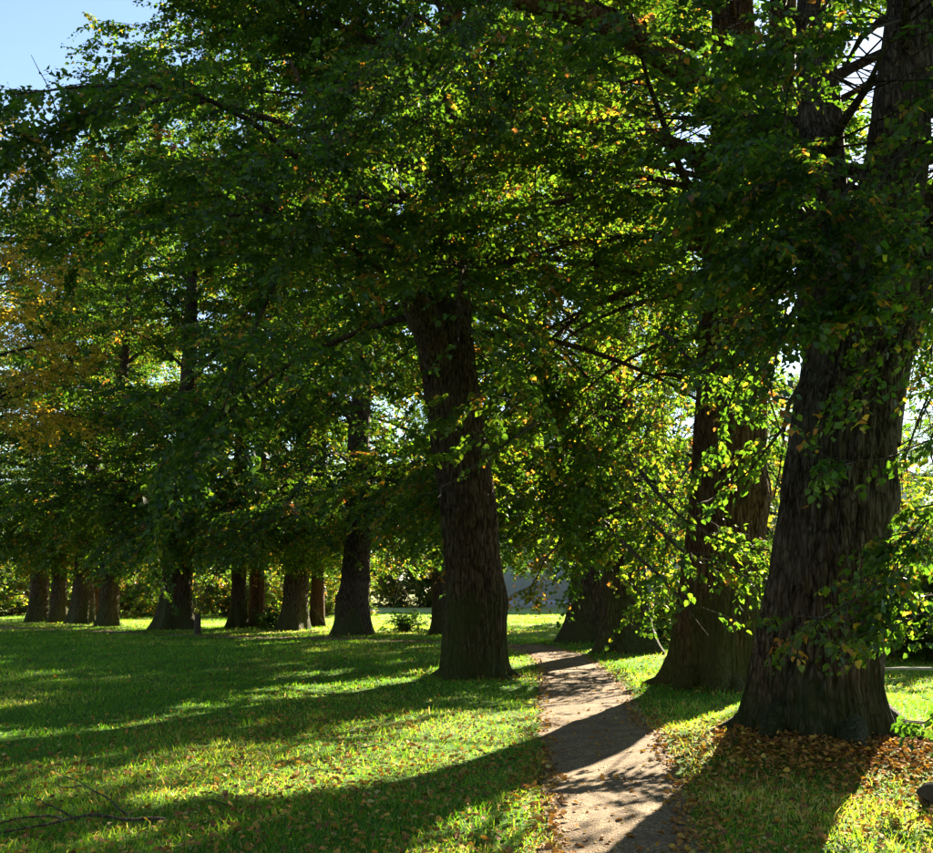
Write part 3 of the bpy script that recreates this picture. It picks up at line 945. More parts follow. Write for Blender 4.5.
def tree_R1():
    D = BASE['R1'][1]; r = RAD['R1']
    pts = [(0, 0, -0.1), (0.0, 0, 0.5)] + rel('R1', [at(828, 600, D), at(838, 500, D), at(852, 400, D + 0.1), at(866, 330, D + 0.2), at(872, 290, D + 0.3), at(876, 240, D + 0.3), at(880, 190, D + 0.3)])
    rad = [r * 1.06, r * 1.0, r * 0.97, r * 0.93, r * 0.92, r * 0.92, r * 0.72, r * 0.42, r * 0.2]
    stems = [
        ([at(846, 430, D), at(830, 320, D + 0.2), at(824, 200, D + 0.5), at(818, 90, D + 0.8), at(812, -40, D + 1.0), at(800, -200, D + 1.4)], [0.34, 0.36, 0.29, 0.25, 0.2, 0.1]),
        ([at(862, 440, D), at(878, 310, D + 0.1), at(896, 160, D + 0.1), at(912, 20, D), at(925, -110, D), at(935, -300, D)], [0.40, 0.42, 0.35, 0.31, 0.25, 0.12]),
        ([at(862, 430, D + 0.2), at(895, 330, D + 0.3), at(922, 265, D + 0.4), at(945, 200, D + 0.8), at(990, 90, D + 1.2), at(1030, -60, D + 1.5)], [0.26, 0.30, 0.27, 0.24, 0.2, 0.1]),
    ]
    rng = np.random.default_rng(5)
    limbs = []
    ex = [
        # low leafy sprays before the trunk
        dict(pts=[at(990, 535, 9.6), at(935, 560, 9.2), at(880, 585, 8.9), at(825, 615, 8.8), at(795, 630, 8.8)], n=11, len=0.55, hue=(0.42, 0.16, 0.16), leaf=0.07, fine=True, per_m=8, tw=0.28, r=0.014),
        dict(pts=[at(990, 575, 9.3), at(945, 595, 9.0), at(905, 620, 8.9), at(860, 635, 8.8)], n=11, len=0.5, hue=(0.36, 0.14, 0.08), leaf=0.07, fine=True, per_m=8, tw=0.28, r=0.012),
        dict(pts=[at(1010, 480, 9.6), at(950, 500, 9.4), at(905, 545, 9.2), at(880, 600, 9.1)], n=16, len=0.6, hue=(0.36, 0.12, 0.05), leaf=0.075, fine=True, per_m=12, tw=0.3, r=0.014),
        dict(pts=[at(1000, 690, 8.6), at(960, 700, 8.4), at(920, 725, 8.2)], n=5, len=0.25, hue=(0.25, 0.1, 0.04), leaf=0.075, fine=True, per_m=7, tw=0.22, r=0.008),
        dict(pts=[at(1000, 420, 9.4), at(940, 440, 9.3), at(880, 460, 9.2), at(830, 470, 9.2)], n=8, len=0.5, hue=(0.36, 0.12, 0.06), leaf=0.075, fine=True, per_m=5, tw=0.28, r=0.012),
        dict(pts=[at(890, 630, 9.8), at(870, 640, 9.4), at(835, 655, 9.2)], n=9, len=0.35, leafy=False, r=0.008),
        # hanging branches in front of the fork
        dict(pts=[at(822, 20, 9.8), at(800, 60, 9.4), at(788, 110, 9.2), at(784, 160, 9.1)], n=5, len=0.5, r=0.022, per_m=4, fine=True, leaf=0.075, tw=0.3, hue=(0.4, 0.14, 0.1)),
        dict(pts=[at(870, 180, 9.8), at(820, 170, 9.3), at(760, 185, 9.0), at(700, 200, 8.9)], n=28, len=0.7, fine=True, leaf=0.075, tw=0.3, hue=(0.33, 0.16, 0.14), r=0.016, per_m=13),
        dict(pts=[at(880, 230, 9.8), at(840, 215, 9.3), at(800, 230, 9.1), at(750, 250, 9.0)], n=24, len=0.7, fine=True, leaf=0.075, tw=0.3, hue=(0.30, 0.16, 0.14), r=0.016, per_m=13),
        dict(pts=[at(950, 200, 9.6), at(915, 230, 9.2), at(880, 270, 9.1), at(850, 310, 9.0)], n=24, len=0.6, fine=True, leaf=0.075, tw=0.3, hue=(0.30, 0.15, 0.1), r=0.016, per_m=13),
        dict(pts=[at(900, 20, 9.6), at(860, 30, 9.2), at(800, 40, 9.0), at(740, 60, 8.9)], n=20, len=0.6, fine=True, leaf=0.075, tw=0.3, hue=(0.33, 0.15, 0.1), r=0.014, per_m=13),
        dict(pts=[at(990, 60, 9.6), at(940, 90, 9.4), at(900, 130, 9.2), at(880, 150, 9.1)], n=8, len=0.5, fine=True, leaf=0.075, tw=0.3, hue=(0.33, 0.15, 0.12), r=0.014, per_m=5),
        dict(pts=[at(890, 290, 9.6), at(860, 300, 9.2), at(820, 320, 9.1), at(790, 330, 9.0)], n=16, len=0.5, fine=True, leaf=0.075, tw=0.28, hue=(0.33, 0.15, 0.12), r=0.012, per_m=13),
    ]
    ex += curtain(16, 7, 915, 1010, 270, 500, 10.2, 12.0, 0.075, (0.3, 0.5), 0.08, 0.6)
    ex += curtain(17, 5, 800, 930, 200, 330, 9.0, 9.5, 0.075, (0.25, 0.4), 0.14, 0.5)
    for i in range(9):
        limbs.append((4.2 + 0.35 * i, 0.1 + 0.27 * i + rng.normal(0, 0.1), rng.uniform(0.1, 0.4), rng.uniform(4.8, 6.5), 0.08, rng.uniform(0.14, 0.22)))
    for st in range(3):
        P = np.array(stems[st][0])
        az = rng.random() * 6.28
        for i in range(9):
            f = i / 8
            p, _ = sample(P, np.array([0.38 + 0.6 * f]))
            az += 2.4 + rng.normal(0, 0.2)
            limbs.append((p[0], az, 0.35 + 0.6 * f, (5.6 - 2.2 * f) * (1 - 0.5 * to_cam(az)) * (1 - 0.6 * max(0.0, -math.sin(az))), 0.10 - 0.06 * f, 0.11))
    make_tree('R1', 31, "lime_tree", "massive grey lime tree in the right foreground forking into stems, leaves heaped at its foot", pts, rad, M_BARK_R1, limbs,
              per_m=7.0, n_leaf=18, leaf=0.095, roots=8, hi=(280, 150), flare=0.36, lobes=6, stems=stems, extra=ex, ridge=0.06, ridges=60, prune=True, shafts=9.8)


def tree_R2():
    D = BASE['R2'][1]; r = RAD['R2']
    pts = [(0, 0, -0.1), (0, 0, 0.6)] + rel('R2', [at(722, 600, D), at(728, 500, D), at(732, 380, D), at(735, 280, D + 0.2), at(738, 200, D + 0.3), at(735, 60, D + 0.5), at(728, -80, D + 0.8), at(725, -300, D + 1.2), at(722, -420, D + 1.3)])
    rad = [r * 1.1, r * 1.0, r * 0.98, r * 0.92, r * 0.88, r * 0.85, r * 0.72, r * 0.62, r * 0.5, r * 0.25, r * 0.06]
    rng = np.random.default_rng(9)
    limbs = limb_set(rng, 24, 6.8, 17, 7.4, 3.6, 0.10, 0.35, 1.05, lambda a: 1 - 0.2 * to_cam(a), 0.11, 0.04, low=7)
    limbs += [(5.0 + 0.55 * i, -0.2 - 0.22 * i + rng.normal(0, 0.15), rng.uniform(0.05, 0.35), rng.uniform(4.5, 6.5), 0.07, rng.uniform(0.12, 0.2)) for i in range(8)]
    stems = [
        ([at(740, 260, D), at(764, 190, D - 0.2), at(778, 100, D - 0.3), at(785, -20, D - 0.4), at(790, -200, D - 0.3)], [0.42, 0.34, 0.28, 0.22, 0.1]),
        ([at(722, 110, D), at(690, 75, D - 0.6), at(640, 40, D - 1.2), at(580, 12, D - 1.6), at(500, -5, D - 2.0), at(430, -25, D - 2.2)], [0.34, 0.25, 0.22, 0.19, 0.15, 0.09]),
        ([at(715, 175, D), at(690, 150, D - 0.4), at(640, 130, D - 0.8), at(560, 122, D - 1.2), at(480, 122, D - 1.4), at(410, 140, D - 1.5)], [0.2, 0.13, 0.105, 0.07, 0.05, 0.03]),
    ]
    ex = [
        dict(pts=[at(640, 470, 13.20), at(680, 520, 12.90), at(730, 545, 12.70), at(790, 555, 12.60)], n=14, len=0.8, hue=(0.5, 0.1, 0.03), leaf=0.085, fine=True, per_m=8),
        dict(pts=[at(650, 520, 13.00), at(690, 560, 12.70), at(740, 575, 12.60), at(790, 590, 12.50)], n=14, len=0.7, hue=(0.5, 0.1, 0.03), leaf=0.085, fine=True, per_m=8),
        dict(pts=[at(620, 540, 13.40), at(650, 570, 13.20), at(680, 600, 13.00), at(700, 610, 12.90)], n=9, len=0.7, hue=(0.5, 0.1, 0.03), leaf=0.085, fine=True, per_m=7),
        dict(pts=[at(660, 330, 13.20), at(700, 370, 12.80), at(750, 400, 12.60), at(790, 440, 12.60)], n=8, len=0.8, hue=(0.4, 0.12, 0.06), leaf=0.085, fine=True, per_m=5),
        dict(pts=[at(800, 300, 12.80), at(770, 340, 12.60), at(730, 390, 12.50), at(720, 440, 12.50)], n=8, len=0.8, hue=(0.38, 0.12, 0.06), leaf=0.085, fine=True, per_m=5),
        dict(pts=[at(800, 400, 12.80), at(780, 440, 12.60), at(740, 480, 12.50), at(710, 500, 12.50)], n=8, len=0.9, hue=(0.40, 0.12, 0.06), leaf=0.085, fine=True, per_m=5),
        dict(pts=[at(560, 540, 22), at(540, 570, 21), at(525, 600, 20.5)], n=8, len=0.6, hue=(0.74, 0.06, 0.05), leaf=0.10, per_m=7),
    ]
    make_tree('R2', 41, "lime_tree", "lime tree with red-brown trunk right of the path, behind the massive grey trunk", pts, rad, M_BARK_R2, limbs,
              per_m=8.6, sec_per_limb=19, n_leaf=18, leaf=0.10, roots=7, hi=(240, 130), flare=0.42, lobes=7, stems=stems, extra=ex, ridge=0.05, ridges=60, hue=(0.42, 0.14, 0.06))


def std_tree(key, seed, label, bark, H=23, h0=4.5, l0=7.0, n=18, per_m=5.5, n_leaf=17, leaf=0.11, hue=(0.36, 0.14, 0.08), lean=(0, 0), spl=14,
             hi=(64, 90), flare=0.4, leaf_mat=M_LEAF, base=None, rad=None, twig_r=0, name="lime_tree", el0=0.35, group=None, keep_sun=0.985, prune=True, lobes=6, roots=0, extra=(), sec_len=2.6, tw_len=0.8, low=7, zmin=2.7, more=(), shafts=17.0):
    rng = np.random.default_rng(seed)
    r = RAD[key] if rad is None else rad
    zz = np.array([-0.1, 0.7, 2, 4, 6, 9, 13, 18, H])
    rr = r * np.array([1.08, 1.0, 0.95, 0.9, 0.85, 0.65, 0.45, 0.25, 0.05])
    w = rng.normal(0, 0.08, (len(zz), 2)); w[:3] = 0
    pts = [(lean[0] * z / 10 + w[i, 0], lean[1] * z / 10 + w[i, 1], z) for i, z in enumerate(zz)]
    limbs = limb_set(rng, n, h0, H - 4, l0, l0 * 0.45, 0.10, el0, 1.1, low=low) + list(more)
    return make_tree(key, seed, name, label, pts, rr, bark, limbs, leaf_mat, group, base, spl, sec_len, per_m, tw_len, n_leaf, leaf, hue, twig_r, hi, flare, lobes, 0.03, prune=prune, keep_sun=keep_sun, ridges=34, zmin=zmin, shafts=shafts, roots=roots, extra=extra)


tree_M()
tree_R1()
tree_R2()
def front_limbs(seed):
    rng = np.random.default_rng(seed)
    return [(4.6 + 0.55 * i, math.pi + rng.uniform(-1.2, 1.2), rng.uniform(0.1, 0.45), rng.uniform(5.5, 7.5), 0.08, rng.uniform(0.13, 0.2)) for i in range(10)]


std_tree('R3a', 51, "dark lime trunk with wide foot at the far bend of the path", M_BARK_FAR, leaf=0.13, n=24, spl=18, low=9, per_m=9.5, n_leaf=16, twig_r=0, lean=(0.35, 0), flare=0.7, hue=(0.52, 0.14, 0.06), hi=(80, 100), h0=4.2, more=front_limbs(3), roots=6, extra=curtain(5, 13), zmin=2.3, shafts=26.5)
std_tree('R3b', 52, "lime trunk by the path bend, right neighbour of the dark wide-footed trunk", M_BARK_FAR, leaf=0.13, n=24, spl=18, low=9, per_m=9.5, n_leaf=16, twig_r=0, lean=(-0.05, 0), flare=0.7, hue=(0.52, 0.14, 0.06), hi=(80, 100), h0=4.2, more=front_limbs(4), roots=6, extra=curtain(6, 13) + curtain(8, 18, 560, 675, 200, 570, 21.5, 24.0, raw=True) + curtain(9, 12, 615, 690, 300, 572, 24.2, 25.4, hue=(0.5, 0.62), raw=True), zmin=2.3, shafts=26.5)


def copy_tree(src, loc, rz, sc, label, trunk_rad=None, src_rad=None, bark=None, name=None, group=None, leaf_mat=None, tilt=0.0):
    r = src.copy(); COL.objects.link(r)
    if name: r.name = name
    loc = np.array(loc, float); loc[2] = ground_z(loc[0], loc[1]) - 0.06
    r.location = loc; r.rotation_euler = (0.02 * math.sin(rz * 7), tilt, rz); r.scale = (sc, sc, sc); r["label"] = label
    if group: r["group"] = group
    for ch in src.children:
        c = ch.copy(); COL.objects.link(c); c.parent = r
        if ch.name.startswith("trunk"):
            if trunk_rad:
                k = trunk_rad / (src_rad * sc); c.scale = (k, k, 1)
            if bark:
                c.material_slots[0].link = 'OBJECT'; c.material_slots[0].material = bark
        if leaf_mat and ch.name.startswith("crown"):
            c.material_slots[0].link = 'OBJECT'; c.material_slots[0].material = leaf_mat
    return r


far_a = std_tree('L8', 60, "rightmost of the far left cluster of lime trunks", M_BARK_FAR, leaf=0.135, n=24, low=9, per_m=6, prune=False, n_leaf=15, l0=7.5, H=26)
far_b = std_tree('L12', 64, "leftmost lime trunk, far across the shaded lawn", M_BARK_FAR, leaf=0.135, n=24, low=9, per_m=6, prune=False, n_leaf=15, l0=7.5, hue=(0.42, 0.16, 0.14))
far_c = std_tree('L7', 59, "broad lime trunk with flared foot beside the short post on the lawn", M_BARK_FAR, leaf=0.135, n=24, low=9, per_m=6, flare=0.6, prune=False, n_leaf=15, l0=7.5, H=26)
ra, rb, rc = RAD['L8'], RAD['L12'], RAD['L7']
copy_tree(far_a, BASE['Mb'], 0.8, 0.97, "mossy lime trunk half hidden behind the leaning brown trunk", RAD['Mb'], ra)
copy_tree(far_c, BASE['L2'], 2.2, 1.0, "lime trunk with pale sunlit edge, first one left of the leaning brown trunk", RAD['L2'], rc, tilt=-0.045)
copy_tree(far_b, BASE['L4'], 3.0, 1.0, "thick lime trunk beside the slim reddish one, shrub at its left foot", RAD['L4'], rb, tilt=-0.02)
copy_tree(far_a, BASE['L3'], 1.9, 0.95, "slim reddish lime trunk, second left of the leaning brown trunk", RAD['L3'], ra, M_BARK_RED, tilt=0.05)
copy_tree(far_b, BASE['L5'], 0.7, 0.93, "reddish lime trunk just left of the low dark shrub", RAD['L5'], rb, M_BARK_RED)
copy_tree(far_c, BASE['L6'], 3.6, 0.97, "straight slim dark lime trunk with a thin sunlit right edge", RAD['L6'], rc, tilt=0.015)
copy_tree(far_b, BASE['L9'], 4.4, 0.9, "thin lime trunk squeezed between two thick ones in the far left cluster", RAD['L9'], rb, M_BARK_RED)
copy_tree(far_c, BASE['L10'], 5.2, 1.0, "thick lime trunk in the middle of the far left cluster", RAD['L10'], rc, tilt=0.02)
copy_tree(far_a, BASE['L11'], 2.4, 1.0, "second lime trunk from the left edge, far across the lawn", RAD['L11'], ra, tilt=-0.03)

copy_tree(far_c, (6.4, 46.5, 0), 1.1, 0.95, "lime tree hidden behind the two trunks at the path bend", 0.5, rc)

copy_tree(far_a, (10.0, 51.0, 0), 2.7, 0.95, "lime tree behind the path bend, mostly covered by nearer leaves", 0.5, ra)
copy_tree(far_b, (18.5, 62.0, 0), 4.6, 0.85, "lime tree beyond the path, seen behind the red-brown trunk", 0.45, rb)

# a golden tree at the left edge and woodland beyond the meadow
gold = std_tree('L12', 71, "tree with golden autumn leaves at the left edge of the picture", M_BARK_FAR, leaf=0.13, n=20, per_m=4, n_leaf=11, prune=False, leaf_mat=M_GOLD,
                base=(-18.2, 35.0, 0), rad=0.3, hue=(0.52, 0.22, 0.0), name="golden_tree", h0=7, H=21, l0=5.0, zmin=5.0, low=3)
BG = [(far_b, -62, 132, 1.0, 1.1, "tree far beyond the lawn, behind the left trunk cluster"),
      (far_a, -44, 140, 2.0, 1.1, "tree far beyond the meadow, behind the broad flared trunk"),
      (far_b, -26, 146, 3.1, 1.1, "tree far beyond the meadow, behind the slim reddish trunk"),
      (far_a, -4, 126, 4.0, 1.15, "tree far beyond the meadow, behind the leaning brown trunk"),
      (far_c, 13, 130, 0.4, 1.15, "tree far beyond the meadow, behind the path bend"),
      (far_c, 62, 140, 5.5, 1.0, "tree far beyond the rail, behind the massive grey trunk"),
      (far_b, 33, 122, 1.5, 1.15, "tree far beyond the meadow, behind the red-brown trunk"),
      (far_c, -82, 140, 5.0, 1.1, "tree far beyond the lawn at the left edge"),
      (far_c, 30.5, 61, 2.2, 0.8, "tree beyond the low rail at the right edge, behind the shrubs"),
      (far_a, -41, 79, 2.6, 1.05, "tree behind the leftmost trunk, over the shrub row"),
      (far_c, -31, 87, 3.9, 1.05, "tree behind the sunlit shrubs left of the broad flared trunk"),
      (far_b, -52, 92, 0.6, 1.1, "tree behind the shrub row at the left edge")]
for src, x, y, rz, sc, lab in BG:
    copy_tree(src, (x, y, 0), rz, sc, lab, name="woodland_tree", group="trees beyond the meadow")


# unseen trees added behind (avenue) and left of camera, to block sky fill
for i, (src, x, y, rz) in enumerate([(far_a, 5.2, -4.5, 0.3), (far_b, -6.5, -7.0, 1.7), (far_c, 4.5, -13.0, 2.9), (far_c, -13.0, -3.0, 4.0), (far_b, 13.5, -9.0, 5.1), (far_a, -15.0, -15.0, 0.9), (far_b, -18.5, 13.0, 2.2), (far_c, -22.5, 3.0, 3.3), (far_a, -25.0, 24.0, 0.2)]):
    copy_tree(src, (x, y, 0), rz, 1.0, "lime tree added beside or behind the viewpoint to block sky light, outside the picture", group="lime trees added outside the picture")


# ------------------------------------------------------------------ shrubs
def shrub_mesh(seed, R, H, n_br, leaf, n_leaf, hue):
    rng = np.random.default_rng(seed)
    secs, polys = [], []
    for i in range(n_br):
        az = rng.random() * 6.28; el = rng.uniform(0.25, 1.45)
        s = grow(rng, (rng.normal(0, R * 0.15), rng.normal(0, R * 0.15), 0), (math.sin(az) * math.cos(el), math.cos(az) * math.cos(el), math.sin(el)),
                 (R if el < 0.8 else H) * rng.uniform(0.75, 1.15), 6, 0.12, 0.16)
        s[:, 2] = np.maximum(s[:, 2], 0.03)
        secs.append(s); polys.append((s, np.linspace(0.03, 0.006, len(s))))
        for t in rng.uniform(0.3, 1, 5):
            q, d = sample(s, np.array([t]))
            v = d[0] + rng.normal(0, 0.7, 3)
            g = grow(rng, q[0], v, R * 0.35, 3, 0.1, 0.1); g[:, 2] = np.maximum(g[:, 2], 0.03)
            secs.append(g); polys.append((g, np.linspace(0.01, 0.004, len(g))))
    tw, lm, hv = foliage_on(rng, secs, 6, 0.4 * R / 2, n_leaf, leaf, hue, 0, 0, False, False, 0.1, 0.15)
    return mesh_from("foliage", *lm, False, {"hue": hv}), mesh_from("stems", *tubes(polys, 4), True)


SH_A = shrub_mesh(81, 2.8, 4.6, 26, 0.16, 12, (0.62, 0.10, 0.05))
SH_B = shrub_mesh(82, 2.4, 3.6, 24, 0.15, 12, (0.52, 0.10, 0.08))
SH_C = shrub_mesh(83, 1.0, 0.9, 22, 0.09, 10, (0.2, 0.1, 0.02))


def shrub(meshes, x, y, rz, sc, label, group=None):
    r = link("shrub", None, None, loc=(x, y, ground_z(x, y)), label=label, category="shrub")
    if group: r["group"] = group
    r.rotation_euler = (0, 0, rz); r.scale = (sc, sc, sc)
    link("foliage", meshes[0], M_LEAF, r, kind="stuff"); link("stems", meshes[1], M_TWIG, r, kind="stuff")


ROW = [(-40, "sunlit shrub behind the leftmost trunk, half out of the picture"), (14, "sunlit shrub left of the leftmost trunk, beyond the lawn"), (66, "sunlit shrub glimpsed between trunks of the far left cluster"),
       (126, "sunlit shrub just right of the far left trunk cluster"), (150, "sunlit yellow-green shrub just left of the broad flared trunk"), (205, "sunlit yellow-green shrub right behind the short wooden post"),
       (228, "bright sunlit shrub left of the straight slim dark trunk"), (270, "sunlit shrub behind the low dark shrub, between slim and thick trunks"), (286, "sunlit shrub hidden mostly by the thick trunk beside the slim reddish one"),
       (332, "sunlit shrub between the slim reddish trunk and its right neighbour")]
for k, (px, lab) in enumerate(ROW):
    Y = 62 + (k * 37 % 11)
    p = at(px, 600, Y)
    shrub(SH_A if k % 2 else SH_B, p[0], Y, k * 1.3, 1.0 + 0.12 * (k % 3), lab, "sunlit shrubs behind the trunks")
for k, (px, lab) in enumerate([(395, "distant shrub across the meadow, right of the pale-edged trunk"), (425, "distant shrub across the meadow, left of the mossy half-hidden trunk"), (458, "distant shrub across the meadow, behind the leaning brown trunk"), (500, "distant shrub across the meadow, at the grey wall's left end"), (350, "distant shrub across the meadow, behind the pale-edged trunk")]):
    p = at(px, 600, 100 + 3 * k); shrub(SH_B if k % 2 else SH_A, p[0], p[1], k * 2.1, 1.5 + 0.15 * (k % 3), lab, "distant shrubs across the meadow")
for k, px in enumerate((-20, 40, 100, 160, 215, 262, 312)):
    p = at(px, 600, 104 + 4 * (k % 3)); shrub(SH_A if k % 2 else SH_B, p[0], p[1], k * 1.7, 1.9 + 0.2 * (k % 2), "far shrub in the hedge line closing the view behind the left trunks", "far hedge line shrubs")
for i, (px, Y, sc, lab) in enumerate([(905, 26, 0.95, "bright green shrub behind the low rail, nearest the grey trunk"), (985, 24, 1.0, "bright green shrub behind the low rail at the right edge"),
                       (700, 33, 0.55, "sunlit shrub right of the path bend, between two trunks"), (665, 31, 0.4, "small sunlit shrub right of the path bend beside the trunk foot")]):
    p = at(px, 600, Y); shrub(SH_B if i % 2 else SH_A, p[0], Y, 2.0 + i, sc, lab)
p = on_ground(277, 629); shrub(SH_C, p[0], p[1], 0, 1.0, "low dark shrub on the lawn between slim and thick trunks")
p = on_ground(405, 632); shrub(SH_C, p[0], p[1] + 1, 2, 0.9, "low dark shrub beside the trunk behind the leaning one")


# ------------------------------------------------------------------ building beyond the meadow, rail, post, log
def box(x0, x1, y0, y1, z0, z1):
    V = np.array([(x, y, z) for z in (z0, z1) for y in (y0, y1) for x in (x0, x1)], float)
    Fq = np.array([[0, 2, 3, 1], [4, 5, 7, 6], [0, 1, 5, 4], [2, 6, 7, 3], [0, 4, 6, 2], [1, 3, 7, 5]])
    return V, Fq.ravel(), np.full(6, 4)


def building():
    b = link("building", None, None, loc=(22, 96, 0), label="large grey building in shade beyond the meadow", category="building")
    W, H, Dp = 44.0, 12.0, 12.0
    # front wall with window openings on the upper storeys
    xs = [-W / 2 + 3 + i * 4.2 for i in range(10)]
    link("wall", mesh_from("wall", *box(-W / 2, W / 2, 0, Dp, 0, H)), M_WALL, b)
    link("plinth", mesh_from("plinth", *box(-W / 2 - 0.08, W / 2 + 0.08, -0.08, Dp + 0.08, 0, 0.7)), M_WALL, b)
    wm = mesh_from("window", *join([box(-0.65, -0.55, -0.06, 0.1, 0, 1.9), box(0.55, 0.65, -0.06, 0.1, 0, 1.9), box(-0.549, 0.549, -0.06, 0.1, 0, 0.1), box(-0.549, 0.549, -0.06, 0.1, 1.8, 1.9), box(-0.03, 0.03, -0.05, 0.08, 0.101, 1.799)]))
    gm = mesh_from("pane", *box(-0.549, 0.549, -0.02, -0.01, 0.101, 1.799))
    for z in (8.9,):
        for x in xs[4:]:
            w = link("window", wm, M_RAIL, b, (x, 0, z)); link("pane", gm, M_GLASS, w)
    V = np.array([(-W / 2 - 0.5, -0.6, H), (W / 2 + 0.5, -0.6, H), (W / 2 + 0.5, Dp + 0.6, H), (-W / 2 - 0.5, Dp + 0.6, H), (-W / 2 + 5, Dp / 2, H + 5), (W / 2 - 5, Dp / 2, H + 5)], float)
    fl = [0, 3, 2, 1, 0, 1, 5, 4, 2, 3, 4, 5, 3, 0, 4, 1, 2, 5]
    link("roof", mesh_from("roof", V, fl, [4, 4, 4, 3, 3]), M_ROOF, b)


building()


def rail_fence():
    A = at(872, 684, 17.2); B = np.array([14.5, 19.0, 0])
    b = link("rail_fence", None, None, loc=(A[0], A[1], ground_z(A[0], A[1])), label="low pale timber rail on short posts at the meadow's right edge", category="fence")
    d = B[:2] - A[:2]; L = np.linalg.norm(d); b.rotation_euler = (0, 0, math.atan2(d[1], d[0]))
    rm = mesh_from("rail", *cap_tubes([(np.array([(t, 0.02 * math.sin(t * 2), 0.34 + 0.01 * math.sin(t * 3)) for t in np.linspace(0, L, 14)]), np.full(14, 0.026))], 8), True)
    link("rail", rm, M_RAIL, b)
    pm = mesh_from("post", *cap_tubes([(np.array([(0, 0, -0.15), (0.005, 0, 0.1), (0, 0.005, 0.36)]), np.array([0.055, 0.052, 0.048]))], 8), True)
    for i in range(5):
        link("post", pm, M_STUMP, b, (0.15 + i * (L - 0.3) / 4, 0.0, 0))


rail_fence()


def post():
    p = on_ground(197, 634)
    rng = np.random.default_rng(4)
    z = np.array([-0.1, 0.05, 0.3, 0.6, 0.78, 0.80]); r = np.array([0.15, 0.14, 0.125, 0.12, 0.115, 0.08])
    P = np.stack([0.01 * np.sin(z * 5), 0 * z, z], 1)
    V, Fl, c = cap_tubes([(P, r)], 14)
    V[:, :2] *= 1 + rng.normal(0, 0.03, (len(V), 1))
    link("wooden_post", mesh_from("wooden_post", V, Fl, c, True), M_STUMP, loc=(p[0], p[1], ground_z(p[0], p[1])), label="short weathered wooden post on the lawn beside the broad flared trunk", category="post")


post()


def sticks(name, label, polys_px, cat="branch", sides=6):
    """fallen branch: list of ([(px, py, lift)], r0, r1) on the ground, one mesh per fork"""
    first = on_ground(*polys_px[0][0][0][:2])
    b = np.array([first[0], first[1], ground_z(first[0], first[1])])
    root = link(name, None, None, loc=b, label=label, category=cat)
    rng = np.random.default_rng(len(label))
    for i, (pp, r0, r1) in enumerate(polys_px):
        P = []
        for px, py, z in pp:
            g = on_ground(px, py, z); P.append((g[0], g[1], ground_z(g[0], g[1]) + z))
        P = np.array(P); k = np.arange(len(P)); u = np.linspace(0, len(P) - 1, 18)
        Q = np.stack([np.interp(u, k, P[:, j]) for j in range(3)], 1)
        Q[1:-1] += rng.normal(0, 0.012, (16, 3))
        for _ in range(2):
            Q[1:-1] = (Q[:-2] + 2 * Q[1:-1] + Q[2:]) / 4
        link("main_stem" if i == 0 else "side_twig", mesh_from("stick", *cap_tubes([(Q - b, np.linspace(r0, r1, 18))], sides), True), M_TWIG, root)


sticks("fallen_branch", "long dark fallen branch with forked twigs lying on the grass at left", [
    ([(165, 818, 0.05), (128, 817, 0.07), (88, 814, 0.10), (50, 822, 0.10), (20, 828, 0.08), (-15, 834, 0.05)], 0.013, 0.005),
    ([(128, 813, 0.08), (108, 796, 0.14), (85, 782, 0.18), (60, 771, 0.16)], 0.008, 0.003),
    ([(82, 783, 0.18), (70, 787, 0.2), (56, 782, 0.2)], 0.007, 0.003),
    ([(72, 816, 0.1), (50, 803, 0.16), (28, 794, 0.15)], 0.008, 0.003),
    ([(62, 818, 0.1), (30, 815, 0.14), (0, 821, 0.1), (-20, 823, 0.06)], 0.009, 0.003)])
sticks("fallen_twig", "small bent dead twig on the sunlit grass left of the path", [
    ([(352, 744, 0.02), (364, 747, 0.05), (376, 745, 0.07), (384, 748, 0.03)], 0.008, 0.004), ([(366, 747, 0.05), (372, 742, 0.07), (378, 740, 0.06)], 0.004, 0.002)])
sticks("fallen_twig", "thin forked dead twig at the edge of the long trunk shadow", [
    ([(200, 800, 0.03), (212, 797, 0.07), (224, 803, 0.06), (238, 804, 0.02)], 0.007, 0.003), ([(216, 798, 0.07), (224, 793, 0.09), (228, 788, 0.08)], 0.004, 0.002)])


def log():
    p = on_ground(940, 806)
    rng = np.random.default_rng(6)
    t = np.linspace(0, 1, 12)
    P = np.stack([-0.12 + 1.0 * t, 0.15 * t, 0.07 + 0.03 * np.sin(t * 4)], 1)
    r = 0.11 * (1 + 0.12 * np.sin(t * 9)); r[0] = 0.09
    V, Fl, c = cap_tubes([(P, r)], 14)
    V += rng.normal(0, 0.006, V.shape)
    b = link("rotten_log", mesh_from("rotten_log", V, Fl, c, True), M_STUMP, loc=(p[0], p[1], ground_z(p[0], p[1])), label="dark rotten log at the right edge among fallen leaves", category="log")


log()


# ------------------------------------------------------------------ fallen leaves and grass
def wedge_points(rng, n, y0, y1, power):
    """points in front of the camera, density falling with distance**power"""
    k = 2 - power
    u = rng.random(n)
    y = (y0 ** k + u * (y1 ** k - y0 ** k)) ** (1 / k)
    half = y * 0.5 + 1.6
    x = rng.uniform(-1, 1, n) * half
    return x, y


def trunk_dist(x, y):
    d = np.full(len(x), 1e9)
    for k in BASE:
        d = np.minimum(d, np.hypot(x - BASE[k][0], y - BASE[k][1]) - RAD[k])
    return d


